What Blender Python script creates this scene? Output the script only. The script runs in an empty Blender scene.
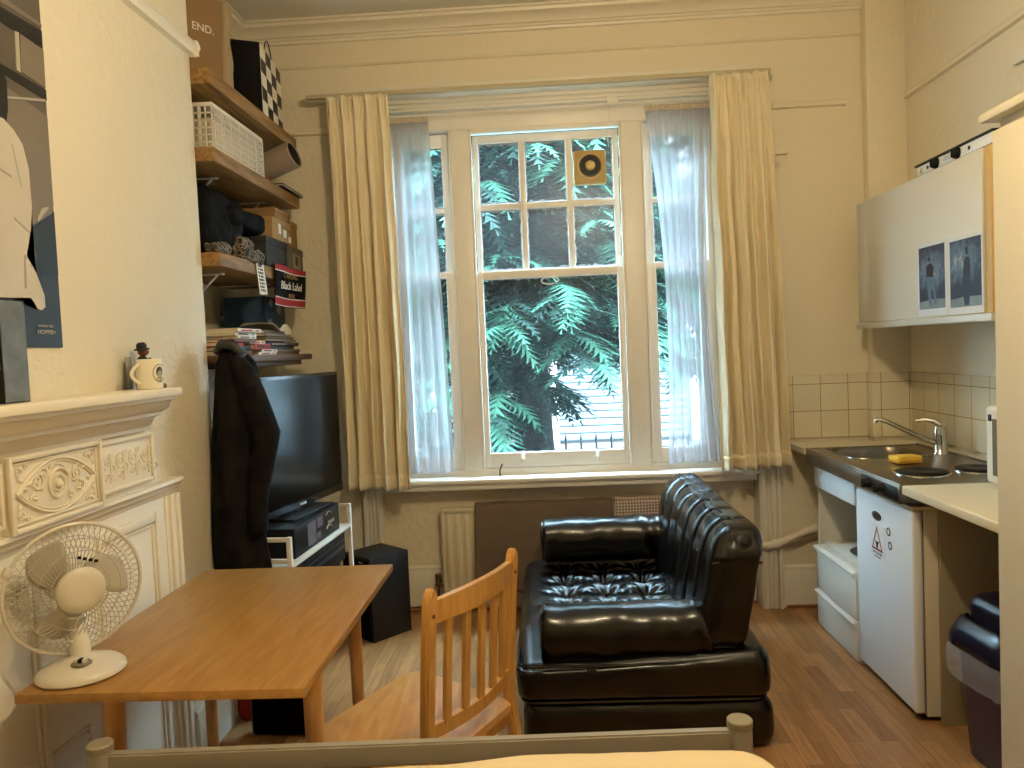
import bpy, bmesh, math, random
from mathutils import Vector, Matrix, noise
random.seed(7)
sc = bpy.context.scene
C = sc.collection
PI = math.pi
# ------------------------------------------------------------------ camera
yaw, pitch, roll = [math.radians(a) for a in (-2.70, -2.556, 2.47)]
cy, sy = math.cos(yaw), math.sin(yaw)
fw = Vector((sy*math.cos(pitch), cy*math.cos(pitch), math.sin(pitch)))
rt = Vector((cy, -sy, 0)); dn = fw.cross(rt)
r2 = math.cos(roll)*rt + math.sin(roll)*dn
d2 = -math.sin(roll)*rt + math.cos(roll)*dn
cam_d = bpy.data.cameras.new('camera'); cam = bpy.data.objects.new('camera', cam_d); C.objects.link(cam)
M = Matrix((r2, -d2, -fw)).transposed().to_4x4(); M.translation = Vector((0, 0, 1.53))
cam.matrix_world = M
cam_d.sensor_width = 36; cam_d.lens = 770/1024*36; cam_d.clip_start = .05
sc.camera = cam
# ------------------------------------------------------------------ world and light
W = bpy.data.worlds.new('world'); sc.world = W; W.use_nodes = True
bg = W.node_tree.nodes['Background']
bg.inputs[0].default_value = (.58, .82, 1, 1)
# overcast sky: the zenith is several times brighter than the horizon
wn = W.node_tree; wt = wn.nodes.new('ShaderNodeTexCoord'); ws = wn.nodes.new('ShaderNodeSeparateXYZ'); wm = wn.nodes.new('ShaderNodeMapRange')
wm.inputs['From Min'].default_value = .25; wm.inputs['From Max'].default_value = .75; wm.inputs['To Min'].default_value = 12; wm.inputs['To Max'].default_value = 62
wn.links.new(wt.outputs['Generated'], ws.inputs[0]); wn.links.new(ws.outputs['Z'], wm.inputs['Value']); wn.links.new(wm.outputs[0], bg.inputs[1])
SUN = bpy.data.lights.new('sun', 'SUN'); SUN.energy = 4.0; SUN.angle = .6; SUN.color = (.9, .97, 1)
so = bpy.data.objects.new('sun', SUN); C.objects.link(so); so.rotation_euler = (math.radians(38), math.radians(20), 0)
LAMP_POWER = 86; LAMP_COLOR = (1, .795, .49)
sc.view_settings.view_transform = 'Standard'; sc.view_settings.look = 'None'
sc.view_settings.gamma = 1; sc.view_settings.use_curve_mapping = False
sc.view_settings.exposure = 0.06
# ------------------------------------------------------------------ helpers
def lin(c): return tuple(((v/12.92) if v <= .04045 else ((v+.055)/1.055)**2.4) for v in c)
MATS = {}
def mat(name, rgb, rough=.5, metal=0, bump=0, bscale=40, var=0, vscale=6, spec=.5, stretch=None, coat=0, detail=6, trans=0, sheen=0):
    """rgb given in 0-255 sRGB; noise gives the colour variation and bump"""
    if name in MATS: return MATS[name]
    m = bpy.data.materials.new(name); m.use_nodes = True
    nt = m.node_tree; N = nt.nodes; L = nt.links; b = N['Principled BSDF']
    c = lin([v/255 for v in rgb]) + (1,)
    b.inputs['Base Color'].default_value = c
    b.inputs['Roughness'].default_value = rough; b.inputs['Metallic'].default_value = metal
    b.inputs['Specular IOR Level'].default_value = spec
    b.inputs['Coat Weight'].default_value = coat
    if sheen: b.inputs['Sheen Weight'].default_value = sheen
    tc = N.new('ShaderNodeTexCoord'); mp = N.new('ShaderNodeMapping'); L.new(tc.outputs['Object'], mp.inputs[0])
    if stretch: mp.inputs['Scale'].default_value = stretch
    if var:
        n = N.new('ShaderNodeTexNoise'); n.inputs['Scale'].default_value = vscale; n.inputs['Detail'].default_value = detail
        L.new(mp.outputs[0], n.inputs['Vector'])
        mx = N.new('ShaderNodeMix'); mx.data_type = 'RGBA'
        mx.inputs['A'].default_value = tuple(max(0, v*(1-var)) for v in c[:3]) + (1,)
        mx.inputs['B'].default_value = tuple(min(1, v*(1+var)) for v in c[:3]) + (1,)
        L.new(n.outputs['Fac'], mx.inputs['Factor']); L.new(mx.outputs['Result'], b.inputs['Base Color'])
    if bump:
        n = N.new('ShaderNodeTexNoise'); n.inputs['Scale'].default_value = bscale; n.inputs['Detail'].default_value = 4
        L.new(mp.outputs[0], n.inputs['Vector'])
        bp = N.new('ShaderNodeBump'); bp.inputs['Strength'].default_value = bump; bp.inputs['Distance'].default_value = .01
        L.new(n.outputs['Fac'], bp.inputs['Height']); L.new(bp.outputs[0], b.inputs['Normal'])
    MATS[name] = m
    return m
def wood(name, dark, light, scale=(30, 1.5, 30), rough=.4, rings=2.5, coat=.1):
    if name in MATS: return MATS[name]
    m = bpy.data.materials.new(name); m.use_nodes = True
    nt = m.node_tree; N = nt.nodes; L = nt.links; b = N['Principled BSDF']
    tc = N.new('ShaderNodeTexCoord'); mp = N.new('ShaderNodeMapping'); mp.inputs['Scale'].default_value = scale
    L.new(tc.outputs['Object'], mp.inputs[0])
    n = N.new('ShaderNodeTexNoise'); n.inputs['Scale'].default_value = rings; n.inputs['Detail'].default_value = 8; n.inputs['Distortion'].default_value = .6
    L.new(mp.outputs[0], n.inputs['Vector'])
    r = N.new('ShaderNodeValToRGB'); r.color_ramp.elements[0].position = .35; r.color_ramp.elements[1].position = .68
    r.color_ramp.elements[0].color = lin([v/255 for v in dark]) + (1,); r.color_ramp.elements[1].color = lin([v/255 for v in light]) + (1,)
    L.new(n.outputs['Fac'], r.inputs[0]); L.new(r.outputs[0], b.inputs['Base Color'])
    b.inputs['Roughness'].default_value = rough; b.inputs['Coat Weight'].default_value = coat; b.inputs['Coat Roughness'].default_value = .3
    MATS[name] = m
    return m

def tf(bm, verts, mx):
    if mx is not None: bmesh.ops.transform(bm, matrix=mx, verts=verts)
def box(bm, x0, x1, y0, y1, z0, z1, bev=.003, mi=0, mx=None, seg=2):
    r = bmesh.ops.create_cube(bm, size=1); vs = r['verts']
    bmesh.ops.scale(bm, vec=(abs(x1-x0), abs(y1-y0), abs(z1-z0)), verts=vs)
    bmesh.ops.translate(bm, vec=((x0+x1)/2, (y0+y1)/2, (z0+z1)/2), verts=vs)
    fs = list({f for v in vs for f in v.link_faces})
    for f in fs: f.material_index = mi
    if bev > 0:
        bev = min(bev, .45*min(abs(x1-x0), abs(y1-y0), abs(z1-z0)))
        es = list({e for v in vs for e in v.link_edges})
        rr = bmesh.ops.bevel(bm, geom=es, offset=bev, segments=seg, affect='EDGES', profile=.5, clamp_overlap=True)
        vs = list(set([v for f in rr['faces'] for v in f.verts] + [v for f in fs if f.is_valid for v in f.verts]))
        for v in vs:
            for f in v.link_faces: f.material_index = mi
    tf(bm, vs, mx)
    return vs
def cyl(bm, p0, p1, r0, r1=None, n=20, mi=0, caps=True, mx=None):
    r1 = r0 if r1 is None else r1
    p0 = Vector(p0); p1 = Vector(p1); d = (p1-p0).normalized()
    a = d.orthogonal().normalized(); b = d.cross(a)
    rings = []
    for p, r in ((p0, r0), (p1, r1)):
        rings.append([bm.verts.new(p + r*(a*math.cos(2*PI*i/n) + b*math.sin(2*PI*i/n))) for i in range(n)])
    fs = [bm.faces.new((rings[0][i], rings[0][(i+1) % n], rings[1][(i+1) % n], rings[1][i])) for i in range(n)]
    if caps: fs += [bm.faces.new(rings[0][::-1]), bm.faces.new(rings[1])]
    for f in fs: f.material_index = mi
    tf(bm, rings[0]+rings[1], mx)
    return rings
def tube(bm, pts, r, n=8, mi=0, closed=False, mx=None, flat=None):
    """a round bar along a polyline; r a number or a list"""
    pts = [Vector(p) for p in pts]; k = len(pts); rings = []
    up = None
    for i, p in enumerate(pts):
        if closed: t = (pts[(i+1) % k] - pts[i-1])
        else: t = pts[min(i+1, k-1)] - pts[max(i-1, 0)]
        t = t.normalized() if t.length > 1e-9 else Vector((0, 0, 1))
        if up is None: up = t.orthogonal().normalized()
        a = (up - t*up.dot(t)); a = a.normalized() if a.length > 1e-6 else t.orthogonal().normalized(); up = a
        b = t.cross(a); rr = r[i] if isinstance(r, (list, tuple)) else r
        rings.append([bm.verts.new(p + rr*(a*math.cos(2*PI*j/n) + b*math.sin(2*PI*j/n))) for j in range(n)])
    fs = []
    for i in range(k if closed else k-1):
        A, B = rings[i], rings[(i+1) % k]
        for j in range(n): fs.append(bm.faces.new((A[j], A[(j+1) % n], B[(j+1) % n], B[j])))
    if not closed: fs += [bm.faces.new(rings[0][::-1]), bm.faces.new(rings[-1])]
    for f in fs: f.material_index = mi
    tf(bm, [v for q in rings for v in q], mx)
    return rings
def lathe(bm, prof, n=32, mi=0, mx=None):
    """prof: list of (r, z) about the local Z axis"""
    rings = []
    for r, z in prof:
        if r < 1e-6: rings.append([bm.verts.new((0, 0, z))])
        else: rings.append([bm.verts.new((r*math.cos(2*PI*i/n), r*math.sin(2*PI*i/n), z)) for i in range(n)])
    for A, B in zip(rings, rings[1:]):
        for i in range(n):
            j = (i+1) % n
            if len(A) == 1 and len(B) == 1: continue
            if len(A) == 1: f = bm.faces.new((A[0], B[j], B[i]))
            elif len(B) == 1: f = bm.faces.new((A[i], A[j], B[0]))
            else: f = bm.faces.new((A[i], A[j], B[j], B[i]))
            f.material_index = mi
    tf(bm, [v for q in rings for v in q], mx)
def prism(bm, pts, d, mi=0, mx=None):
    """closed outline (3D points) pushed along vector d"""
    A = [bm.verts.new(p) for p in pts]; B = [bm.verts.new(Vector(p)+Vector(d)) for p in pts]
    n = len(pts); fs = [bm.faces.new(A), bm.faces.new(B[::-1])]
    for i in range(n): fs.append(bm.faces.new((A[i], B[i], B[(i+1) % n], A[(i+1) % n])))
    for f in fs: f.material_index = mi
    tf(bm, A+B, mx)
def puff(bm, c, h, r, n=(20, 20, 12), disp=None, mi=0, mx=None):
    """rounded cushion box, centre c, half sizes h, corner radii r, displaced by disp(pos, normal)"""
    c = Vector(c); h = Vector(h); r = Vector(r if isinstance(r, (tuple, list)) else (r,)*3)
    inn = h - r; vs = []
    def sp(k, hh, rr):   # samples on one axis, dense in the rounded ends
        e = 5; a = [-hh + rr*(1-math.cos(i/e*PI/2)) for i in range(e)]
        m = [(-hh+rr) + (2*hh-2*rr)*i/k for i in range(k+1)]
        return a + m + [-x for x in a[::-1]]
    S = [sp(n[i], h[i], r[i]) for i in range(3)]
    for ax in range(3):
        u, v = [(1, 2), (2, 0), (0, 1)][ax]
        for s in (-1, 1):
            g = []
            for a in S[u]:
                row = []
                for b in S[v]:
                    p = Vector((0, 0, 0)); p[ax] = s*h[ax]; p[u] = a; p[v] = b
                    i = Vector([max(-inn[k], min(inn[k], p[k])) for k in range(3)])
                    q = Vector([(p[k]-i[k])/max(r[k], 1e-6) for k in range(3)]); q = q.normalized() if q.length > 1e-9 else q
                    pos = i + Vector([q[k]*r[k] for k in range(3)])
                    if disp: pos = disp(pos, q)
                    row.append(bm.verts.new(pos + c))
                g.append(row)
            for i in range(len(g)-1):
                for j in range(len(g[0])-1):
                    f = (g[i][j], g[i+1][j], g[i+1][j+1], g[i][j+1])
                    fc = bm.faces.new(f if s > 0 else f[::-1]); fc.material_index = mi
            vs += [x for row in g for x in row]
    tf(bm, vs, mx)
    bmesh.ops.remove_doubles(bm, verts=vs, dist=1e-5)
def sheet(bm, nu, nv, fn, mi=0):
    g = [[bm.verts.new(fn(i/nu, j/nv)) for j in range(nv+1)] for i in range(nu+1)]
    for i in range(nu):
        for j in range(nv):
            f = bm.faces.new((g[i][j], g[i+1][j], g[i+1][j+1], g[i][j+1])); f.material_index = mi
def tag(o, label=None, cat=None, group=None, kind=None):
    if label: o['label'] = label
    if cat: o['category'] = cat
    if group: o['group'] = group
    if kind: o['kind'] = kind
    return o
def link(name, bm, mats, parent=None, smooth=35, solid=0, recalc=True):
    if recalc: bmesh.ops.recalc_face_normals(bm, faces=bm.faces[:])
    me = bpy.data.meshes.new(name)
    base = Vector((0, 0, 0))
    if parent is None and len(bm.verts):
        xs = [v.co for v in bm.verts]
        base = Vector(((min(p.x for p in xs)+max(p.x for p in xs))/2, (min(p.y for p in xs)+max(p.y for p in xs))/2, min(p.z for p in xs)))
        bmesh.ops.translate(bm, vec=-base, verts=bm.verts[:])
    bm.to_mesh(me); bm.free()
    for m in (mats if isinstance(mats, (list, tuple)) else [mats]): me.materials.append(m)
    if smooth:
        me.shade_smooth(); me.set_sharp_from_angle(angle=math.radians(smooth))
    o = bpy.data.objects.new(name, me); C.objects.link(o)
    if parent is None: o.location = base
    else:
        o.parent = parent
        if parent.type == 'EMPTY': o.location = -parent.location
        else:
            # parts of a top-level mesh: cancel its origin; sub-parts of a part share its frame
            o.location = -parent.location if parent.parent is None else (0, 0, 0)
    if solid:
        s = o.modifiers.new('thickness', 'SOLIDIFY'); s.thickness = solid; s.offset = 0
    return o
def thing(name, loc, label, cat, group=None):
    o = bpy.data.objects.new(name, None); o.empty_display_size = .1; C.objects.link(o); o.location = loc
    return tag(o, label, cat, group)
def struct(name, bm, m, parent=None, **k):
    o = link(name, bm, m, parent, **k)
    if parent is None: o['kind'] = 'structure'
    return o
def NB(): return bmesh.new()
def text(name, body, size, m, parent, mx, ext=.0006, sx=1, align='CENTER', shear=0):
    cu = bpy.data.curves.new(name, 'FONT'); cu.body = body; cu.size = size; cu.extrude = ext; cu.align_x = align; cu.align_y = 'CENTER'; cu.shear = shear; cu.resolution_u = 3
    t = bpy.data.objects.new(name+'_tmp', cu); C.objects.link(t)
    me = bpy.data.meshes.new_from_object(t.evaluated_get(bpy.context.evaluated_depsgraph_get()))
    bpy.data.objects.remove(t)
    me.transform(mx @ Matrix.Diagonal((sx, 1, 1, 1)))
    bm = NB(); bm.from_mesh(me)
    return link(name, bm, m, parent, smooth=0)
def frame_mx(org, xdir, ydir):
    x = Vector(xdir).normalized(); y = Vector(ydir).normalized(); z = x.cross(y)
    m = Matrix((x, y, z)).transposed().to_4x4(); m.translation = Vector(org); return m
def tri_poly(bm, pts, mi=0):
    f = bm.faces.new([bm.verts.new(p) for p in pts]); f.material_index = mi
    return f
# ------------------------------------------------------------------ materials
plaster = mat('cream plaster', (226, 216, 192), .75, bump=.6, bscale=28, var=.03, vscale=2)
ceil_m = mat('white ceiling', (222, 220, 212), .8, bump=.15, bscale=30)
gloss_w = mat('cream gloss paint', (228, 222, 206), .38, bump=.12, bscale=14, var=.03, vscale=5)
frame_w = mat('window gloss paint', (238, 234, 226), .35, bump=.15, bscale=30, var=.05, vscale=9)
carve_m = mat('carved surround paint', (236, 228, 208), .42, bump=.08, bscale=40)
cab_m = mat('cream cabinet laminate', (214, 208, 192), .4, var=.02)
white_m = mat('white enamel', (226, 227, 225), .35)
whitepl = mat('white plastic', (232, 228, 216), .35)
cab_edge = mat('pale wood edge', (206, 170, 104), .5, var=.1, vscale=20)
black_pl = mat('black plastic', (10, 10, 12), .42, spec=.3)
black_fab = mat('black fabric', (8, 8, 9), .95, bump=.5, bscale=120, spec=.1)
black_sat = mat('black satin cloth', (8, 8, 10), .75, bump=.4, bscale=30, spec=.12)
scr_m = mat('glossy dark screen', (5, 6, 7), .16, spec=.16)
steel = mat('stained stainless steel', (150, 142, 130), .3, 1, bump=.06, bscale=18, var=.35, vscale=7)
chrome = mat('chrome', (200, 200, 198), .12, 1)
vinyl = mat('black glossy vinyl', (2, 2, 3), .27, bump=.12, bscale=16, spec=.55, coat=.06)
table_w = wood('beech laminate', (156, 112, 54), (174, 130, 68), (5, .6, 8), .38, 9)
beech = wood('beech leg', (180, 128, 72), (204, 152, 94), (9, 9, 1.2), .38, 5)
pine = wood('lacquered pine', (196, 144, 72), (216, 166, 94), (12, 12, 1.6), .3, 4, coat=.3)
seat_w = wood('chair seat wood', (200, 146, 84), (220, 170, 106), (10, 2, 10), .25, 3, coat=.4)
plank = wood('pine shelf plank', (112, 82, 42), (160, 122, 68), (14, 1.2, 14), .6, 4, coat=0)
dark_wood = wood('dark shelf wood', (72, 48, 32), (104, 74, 50), (14, 1.2, 14), .5, 4, coat=0)
curt_m = mat('cream crushed curtain', (232, 220, 190), .85, bump=.9, bscale=26, var=.08, vscale=14, stretch=(1, 1, .5), spec=.15)
brownt = mat('brown towel', (122, 106, 92), .98, bump=.8, bscale=150, var=.12, vscale=60, spec=.05)
redm = mat('red cloth', (150, 22, 26), .8)
blue_fab = mat('blue printed card', (42, 70, 96), .8, var=.3, vscale=20)
kraft = mat('kraft cardboard', (138, 108, 68), .8, var=.06)
kraft_l = mat('tan cardboard', (156, 126, 84), .8, var=.06)
dk_card = mat('charcoal cardboard', (34, 33, 32), .7)
grey_card = mat('grey cardboard', (92, 84, 70), .75)
paper = mat('white paper', (222, 216, 204), .8)
cream_paper = mat('cream paper', (214, 200, 168), .8)
worktop_m = mat('cream worktop', (226, 216, 188), .35, var=.03)
bed_paint = mat('silver grey bed tube', (158, 152, 140), .42, bump=.02)
sheet_m = mat('cream bed cover', (236, 216, 176), .9, bump=.25, bscale=12, var=.03)
purple = mat('dark purple plastic', (46, 20, 42), .35)
bin_lid = mat('dark navy plastic', (24, 20, 36), .25)

def floor_mat():
    m = bpy.data.materials.new('laminate floor'); m.use_nodes = True
    N = m.node_tree.nodes; L = m.node_tree.links; b = N['Principled BSDF']
    tc = N.new('ShaderNodeTexCoord'); mp = N.new('ShaderNodeMapping'); mp.inputs['Rotation'].default_value = (0, 0, PI/2)
    L.new(tc.outputs['Object'], mp.inputs[0])
    br = N.new('ShaderNodeTexBrick'); br.offset = .37; br.inputs['Scale'].default_value = 1
    br.inputs['Brick Width'].default_value = .42; br.inputs['Row Height'].default_value = .066
    br.inputs['Mortar Size'].default_value = .0011; br.inputs['Mortar Smooth'].default_value = .3
    br.inputs['Color1'].default_value = lin((140/255, 100/255, 60/255)) + (1,)
    br.inputs['Color2'].default_value = lin((176/255, 132/255, 86/255)) + (1,)
    br.inputs['Mortar'].default_value = lin((104/255, 74/255, 50/255)) + (1,)
    L.new(mp.outputs[0], br.inputs['Vector'])
    mp2 = N.new('ShaderNodeMapping'); mp2.inputs['Scale'].default_value = (34, 2.2, 1); L.new(tc.outputs['Object'], mp2.inputs[0])
    n = N.new('ShaderNodeTexNoise'); n.inputs['Scale'].default_value = 2; n.inputs['Detail'].default_value = 8; n.inputs['Distortion'].default_value = .8
    L.new(mp2.outputs[0], n.inputs['Vector'])
    mx = N.new('ShaderNodeMix'); mx.data_type = 'RGBA'; mx.blend_type = 'OVERLAY'; mx.inputs['Factor'].default_value = .6
    L.new(br.outputs['Color'], mx.inputs['A']); L.new(n.outputs['Fac'], mx.inputs['B']); L.new(mx.outputs['Result'], b.inputs['Base Color'])
    b.inputs['Roughness'].default_value = .33
    bp = N.new('ShaderNodeBump'); bp.inputs['Strength'].default_value = .12; bp.inputs['Distance'].default_value = .004
    L.new(n.outputs['Fac'], bp.inputs['Height']); L.new(bp.outputs[0], b.inputs['Normal'])
    return m
floor_m = floor_mat()
def tile_mat(name, rot, offx=0, offz=0, axes=None):
    m = bpy.data.materials.new(name); m.use_nodes = True
    N = m.node_tree.nodes; L = m.node_tree.links; b = N['Principled BSDF']
    tc = N.new('ShaderNodeTexCoord'); mp = N.new('ShaderNodeMapping')
    mp.inputs['Rotation'].default_value = rot; mp.inputs['Location'].default_value = (offx, offz, 0)
    L.new(tc.outputs['Object'], mp.inputs[0])
    br = N.new('ShaderNodeTexBrick'); br.offset = 0; br.inputs['Scale'].default_value = 1
    br.inputs['Brick Width'].default_value = .152; br.inputs['Row Height'].default_value = .152; br.inputs['Mortar Size'].default_value = .002
    br.inputs['Color1'].default_value = lin((.87, .84, .74)) + (1,); br.inputs['Color2'].default_value = lin((.85, .81, .71)) + (1,)
    br.inputs['Mortar'].default_value = lin((.62, .50, .34)) + (1,)
    if axes:
        sp_ = N.new('ShaderNodeSeparateXYZ'); cb = N.new('ShaderNodeCombineXYZ'); L.new(tc.outputs['Object'], sp_.inputs[0])
        L.new(sp_.outputs[axes[0]], cb.inputs['X']); L.new(sp_.outputs[axes[1]], cb.inputs['Y']); L.new(cb.outputs[0], br.inputs['Vector'])
    else: L.new(mp.outputs[0], br.inputs['Vector'])
    L.new(br.outputs['Color'], b.inputs['Base Color'])
    b.inputs['Roughness'].default_value = .25
    bp = N.new('ShaderNodeBump'); bp.inputs['Strength'].default_value = .4; bp.inputs['Distance'].default_value = .003; bp.invert = True
    L.new(br.outputs['Fac'], bp.inputs['Height']); L.new(bp.outputs[0], b.inputs['Normal'])
    return m
def glass_mat(name, edge=.06, haze=.12):
    """thin clear pane; old paint smears round the rim and a film of dust"""
    m = bpy.data.materials.new(name); m.use_nodes = True
    N = m.node_tree.nodes; L = m.node_tree.links
    for x in list(N):
        if x.type != 'OUTPUT_MATERIAL': N.remove(x)
    out = [x for x in N if x.type == 'OUTPUT_MATERIAL'][0]
    tr = N.new('ShaderNodeBsdfTransparent'); tr.inputs[0].default_value = (.93, .97, .97, 1)
    gl = N.new('ShaderNodeBsdfGlossy'); gl.inputs['Roughness'].default_value = .3
    df = N.new('ShaderNodeBsdfTranslucent'); df.inputs[0].default_value = (.75, .86, .92, 1)
    pt = N.new('ShaderNodeBsdfDiffuse'); pt.inputs[0].default_value = (.5, .5, .5, 1)
    ptt = N.new('ShaderNodeBsdfTranslucent'); ptt.inputs[0].default_value = (.16, .17, .18, 1)
    tc = N.new('ShaderNodeTexCoord'); sx = N.new('ShaderNodeSeparateXYZ'); L.new(tc.outputs['Generated'], sx.inputs[0])
    def mth(op, a, b=None, c=None):
        x = N.new('ShaderNodeMath'); x.operation = op
        for i, v in enumerate((a, b, c)):
            if v is None: continue
            if isinstance(v, (int, float)): x.inputs[i].default_value = v
            else: L.new(v, x.inputs[i])
        return x.outputs[0]
    dx = mth('MINIMUM', sx.outputs['X'], mth('SUBTRACT', 1, sx.outputs['X']))
    dz = mth('MINIMUM', sx.outputs['Z'], mth('SUBTRACT', 1, sx.outputs['Z']))
    d = mth('MINIMUM', dx, dz)
    n = N.new('ShaderNodeTexNoise'); n.inputs['Scale'].default_value = 34; n.inputs['Detail'].default_value = 5; L.new(tc.outputs['Object'], n.inputs['Vector'])
    d2_ = mth('ADD', d, mth('MULTIPLY', mth('SUBTRACT', n.outputs['Fac'], .5), edge*1.6))
    rim = mth('LESS_THAN', d2_, edge*.45)
    n2 = N.new('ShaderNodeTexNoise'); n2.inputs['Scale'].default_value = 160; n2.inputs['Detail'].default_value = 3; L.new(tc.outputs['Object'], n2.inputs['Vector'])
    spk = mth('MULTIPLY', mth('GREATER_THAN', n2.outputs['Fac'], .68), .10)
    hz = mth('ADD', spk, haze)
    m1 = N.new('ShaderNodeMixShader'); L.new(hz, m1.inputs[0]); L.new(tr.outputs[0], m1.inputs[1]); L.new(df.outputs[0], m1.inputs[2])
    m2 = N.new('ShaderNodeMixShader'); m2.inputs[0].default_value = .015; L.new(m1.outputs[0], m2.inputs[1]); L.new(gl.outputs[0], m2.inputs[2])
    mp_ = N.new('ShaderNodeMixShader'); mp_.inputs[0].default_value = .5; L.new(pt.outputs[0], mp_.inputs[1]); L.new(ptt.outputs[0], mp_.inputs[2])
    m3 = N.new('ShaderNodeMixShader'); L.new(rim, m3.inputs[0]); L.new(m2.outputs[0], m3.inputs[1]); L.new(mp_.outputs[0], m3.inputs[2])
    L.new(m3.outputs[0], out.inputs[0])
    return m
glass_s = glass_mat('old pane glass', .075, .008)
glass_l = glass_mat('large pane glass', .018, .003)
def sheer_mat():
    m = bpy.data.materials.new('white voile'); m.use_nodes = True
    N = m.node_tree.nodes; L = m.node_tree.links
    for x in list(N):
        if x.type != 'OUTPUT_MATERIAL': N.remove(x)
    out = [x for x in N if x.type == 'OUTPUT_MATERIAL'][0]
    tr = N.new('ShaderNodeBsdfTransparent'); tl = N.new('ShaderNodeBsdfTranslucent'); df = N.new('ShaderNodeBsdfDiffuse')
    tl.inputs[0].default_value = (.58, .60, .66, 1); df.inputs[0].default_value = (.72, .68, .70, 1)
    lw = N.new('ShaderNodeLayerWeight'); lw.inputs[0].default_value = .35
    mr = N.new('ShaderNodeMapRange'); mr.inputs['To Min'].default_value = .58; mr.inputs['To Max'].default_value = .92; L.new(lw.outputs['Facing'], mr.inputs[0])
    a = N.new('ShaderNodeMixShader'); a.inputs[0].default_value = .4; L.new(tl.outputs[0], a.inputs[1]); L.new(df.outputs[0], a.inputs[2])
    b = N.new('ShaderNodeMixShader'); L.new(mr.outputs[0], b.inputs[0]); L.new(tr.outputs[0], b.inputs[1]); L.new(a.outputs[0], b.inputs[2])
    L.new(b.outputs[0], out.inputs[0])
    return m
voile = sheer_mat()
def clear_mat(name, op=.25, col=(.85, .88, .9)):
    m = bpy.data.materials.new(name); m.use_nodes = True
    N = m.node_tree.nodes; L = m.node_tree.links
    for x in list(N):
        if x.type != 'OUTPUT_MATERIAL': N.remove(x)
    out = [x for x in N if x.type == 'OUTPUT_MATERIAL'][0]
    tr = N.new('ShaderNodeBsdfTransparent'); pr = N.new('ShaderNodeBsdfPrincipled')
    pr.inputs['Base Color'].default_value = col + (1,); pr.inputs['Roughness'].default_value = .2
    mx = N.new('ShaderNodeMixShader'); mx.inputs[0].default_value = op
    L.new(tr.outputs[0], mx.inputs[1]); L.new(pr.outputs[0], mx.inputs[2]); L.new(mx.outputs[0], out.inputs[0])
    return m
# ================================================================== THE ROOM
CZ = 3.405; XL = -1.72; XR = 2.0; YB = -1.6; YF = 4.40; YR = 4.50; CHX = -1.40; CHY = 3.13
bm = NB(); box(bm, XL-.2, XR+.2, YB-.2, 4.75, -.12, 0, 0); struct('floor', bm, floor_m)
bm = NB(); box(bm, XL-.2, XR+.2, YB-.2, 4.75, CZ, CZ+.12, 0); struct('ceiling', bm, ceil_m)
# window wall: main face at YF, recess (YR) between the casings, opening for the window
bm = NB()
box(bm, XL-.2, -1.0, YF, 4.75, 0, CZ, 0); box(bm, 1.17, XR+.2, YF, 4.75, 0, CZ, 0)
box(bm, -1.0, 1.17, YF, 4.75, 2.96, CZ, 0)
box(bm, -1.0, 1.17, YR, 4.75, 0, .765, 0)
box(bm, -1.0, -.90, YR, 4.75, .765, 2.96, 0); box(bm, .99, 1.17, YR, 4.75, .765, 2.96, 0)
struct('wall_far', bm, plaster)
bm = NB(); box(bm, XR, XR+.2, YB-.2, YF, 0, CZ, 0); struct('wall_right', bm, plaster)
bm = NB(); box(bm, XL-.2, XL, YB-.2, YF, 0, CZ, 0); struct('wall_left', bm, plaster)
bm = NB(); box(bm, XL, XR, YB-.2, YB, 0, CZ, 0); struct('wall_near', bm, plaster)
bm = NB(); box(bm, XL, CHX, YB, CHY, 0, CZ, .012); struct('wall_chimney', bm, plaster)
bm = NB(); box(bm, 1.79, XR, 4.33, YF, 0, CZ-.02, .004); struct('wall_pipe_boxing', bm, plaster)
# cornice: stepped profile along the far wall, chimney breast and side walls
def mould(bm, prof, p0, p1, out):
    """prof (outwards, down from top) swept straight from p0 to p1; out = unit vector away from the wall"""
    p0 = Vector(p0); p1 = Vector(p1); o = Vector(out)
    pts = [p0 + o*a + Vector((0, 0, -b)) for a, b in prof]
    prism(bm, pts, p1-p0)
corn = [(a, b*.62) for a, b in [(0, 0), (.13, 0), (.13, .018), (.115, .022), (.11, .045), (.085, .055), (.05, .085), (.045, .105), (.03, .11), (.03, .125), (.018, .13), (.015, .15), (0, .155)]]
bm = NB()
mould(bm, corn, (XL, YF, CZ), (XR, YF, CZ), (0, -1, 0)); mould(bm, corn, (XL, CHY, CZ), (XL, YF, CZ), (1, 0, 0))
mould(bm, corn, (CHX, YB, CZ), (CHX, CHY, CZ), (1, 0, 0)); mould(bm, corn, (XL, CHY, CZ), (CHX, CHY, CZ), (0, 1, 0))
struct('trim_1', bm, gloss_w, smooth=50)
# second faint band under the cornice
band = [(0, 0), (.012, .004), (.016, .014), (.012, .024), (0, .03)]
bm = NB(); mould(bm, band, (XL, YF, 3.20), (1.79, YF, 3.20), (0, -1, 0)); struct('trim_2', bm, plaster)
pic = [(0, 0), (.012, 0), (.03, .012), (.034, .024), (.022, .034), (.016, .05), (.02, .058), (0, .066)]
bm = NB()
mould(bm, pic, (CHX, YB, 2.84), (CHX, CHY, 2.84), (1, 0, 0)); mould(bm, pic, (XL, CHY, 2.84), (CHX+.03, CHY, 2.84), (0, 1, 0))
struct('trim_3', bm, gloss_w, smooth=50)
thin = [(0, 0), (.012, .002), (.018, .012), (.014, .024), (.018, .034), (0, .04)]
bm = NB()
mould(bm, thin, (XL, YF, 2.835), (-1.1, YF, 2.835), (0, -1, 0)); mould(bm, thin, (1.3, YF, 2.835), (1.70, YF, 2.835), (0, -1, 0))
struct('trim_4', bm, plaster)
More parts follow.
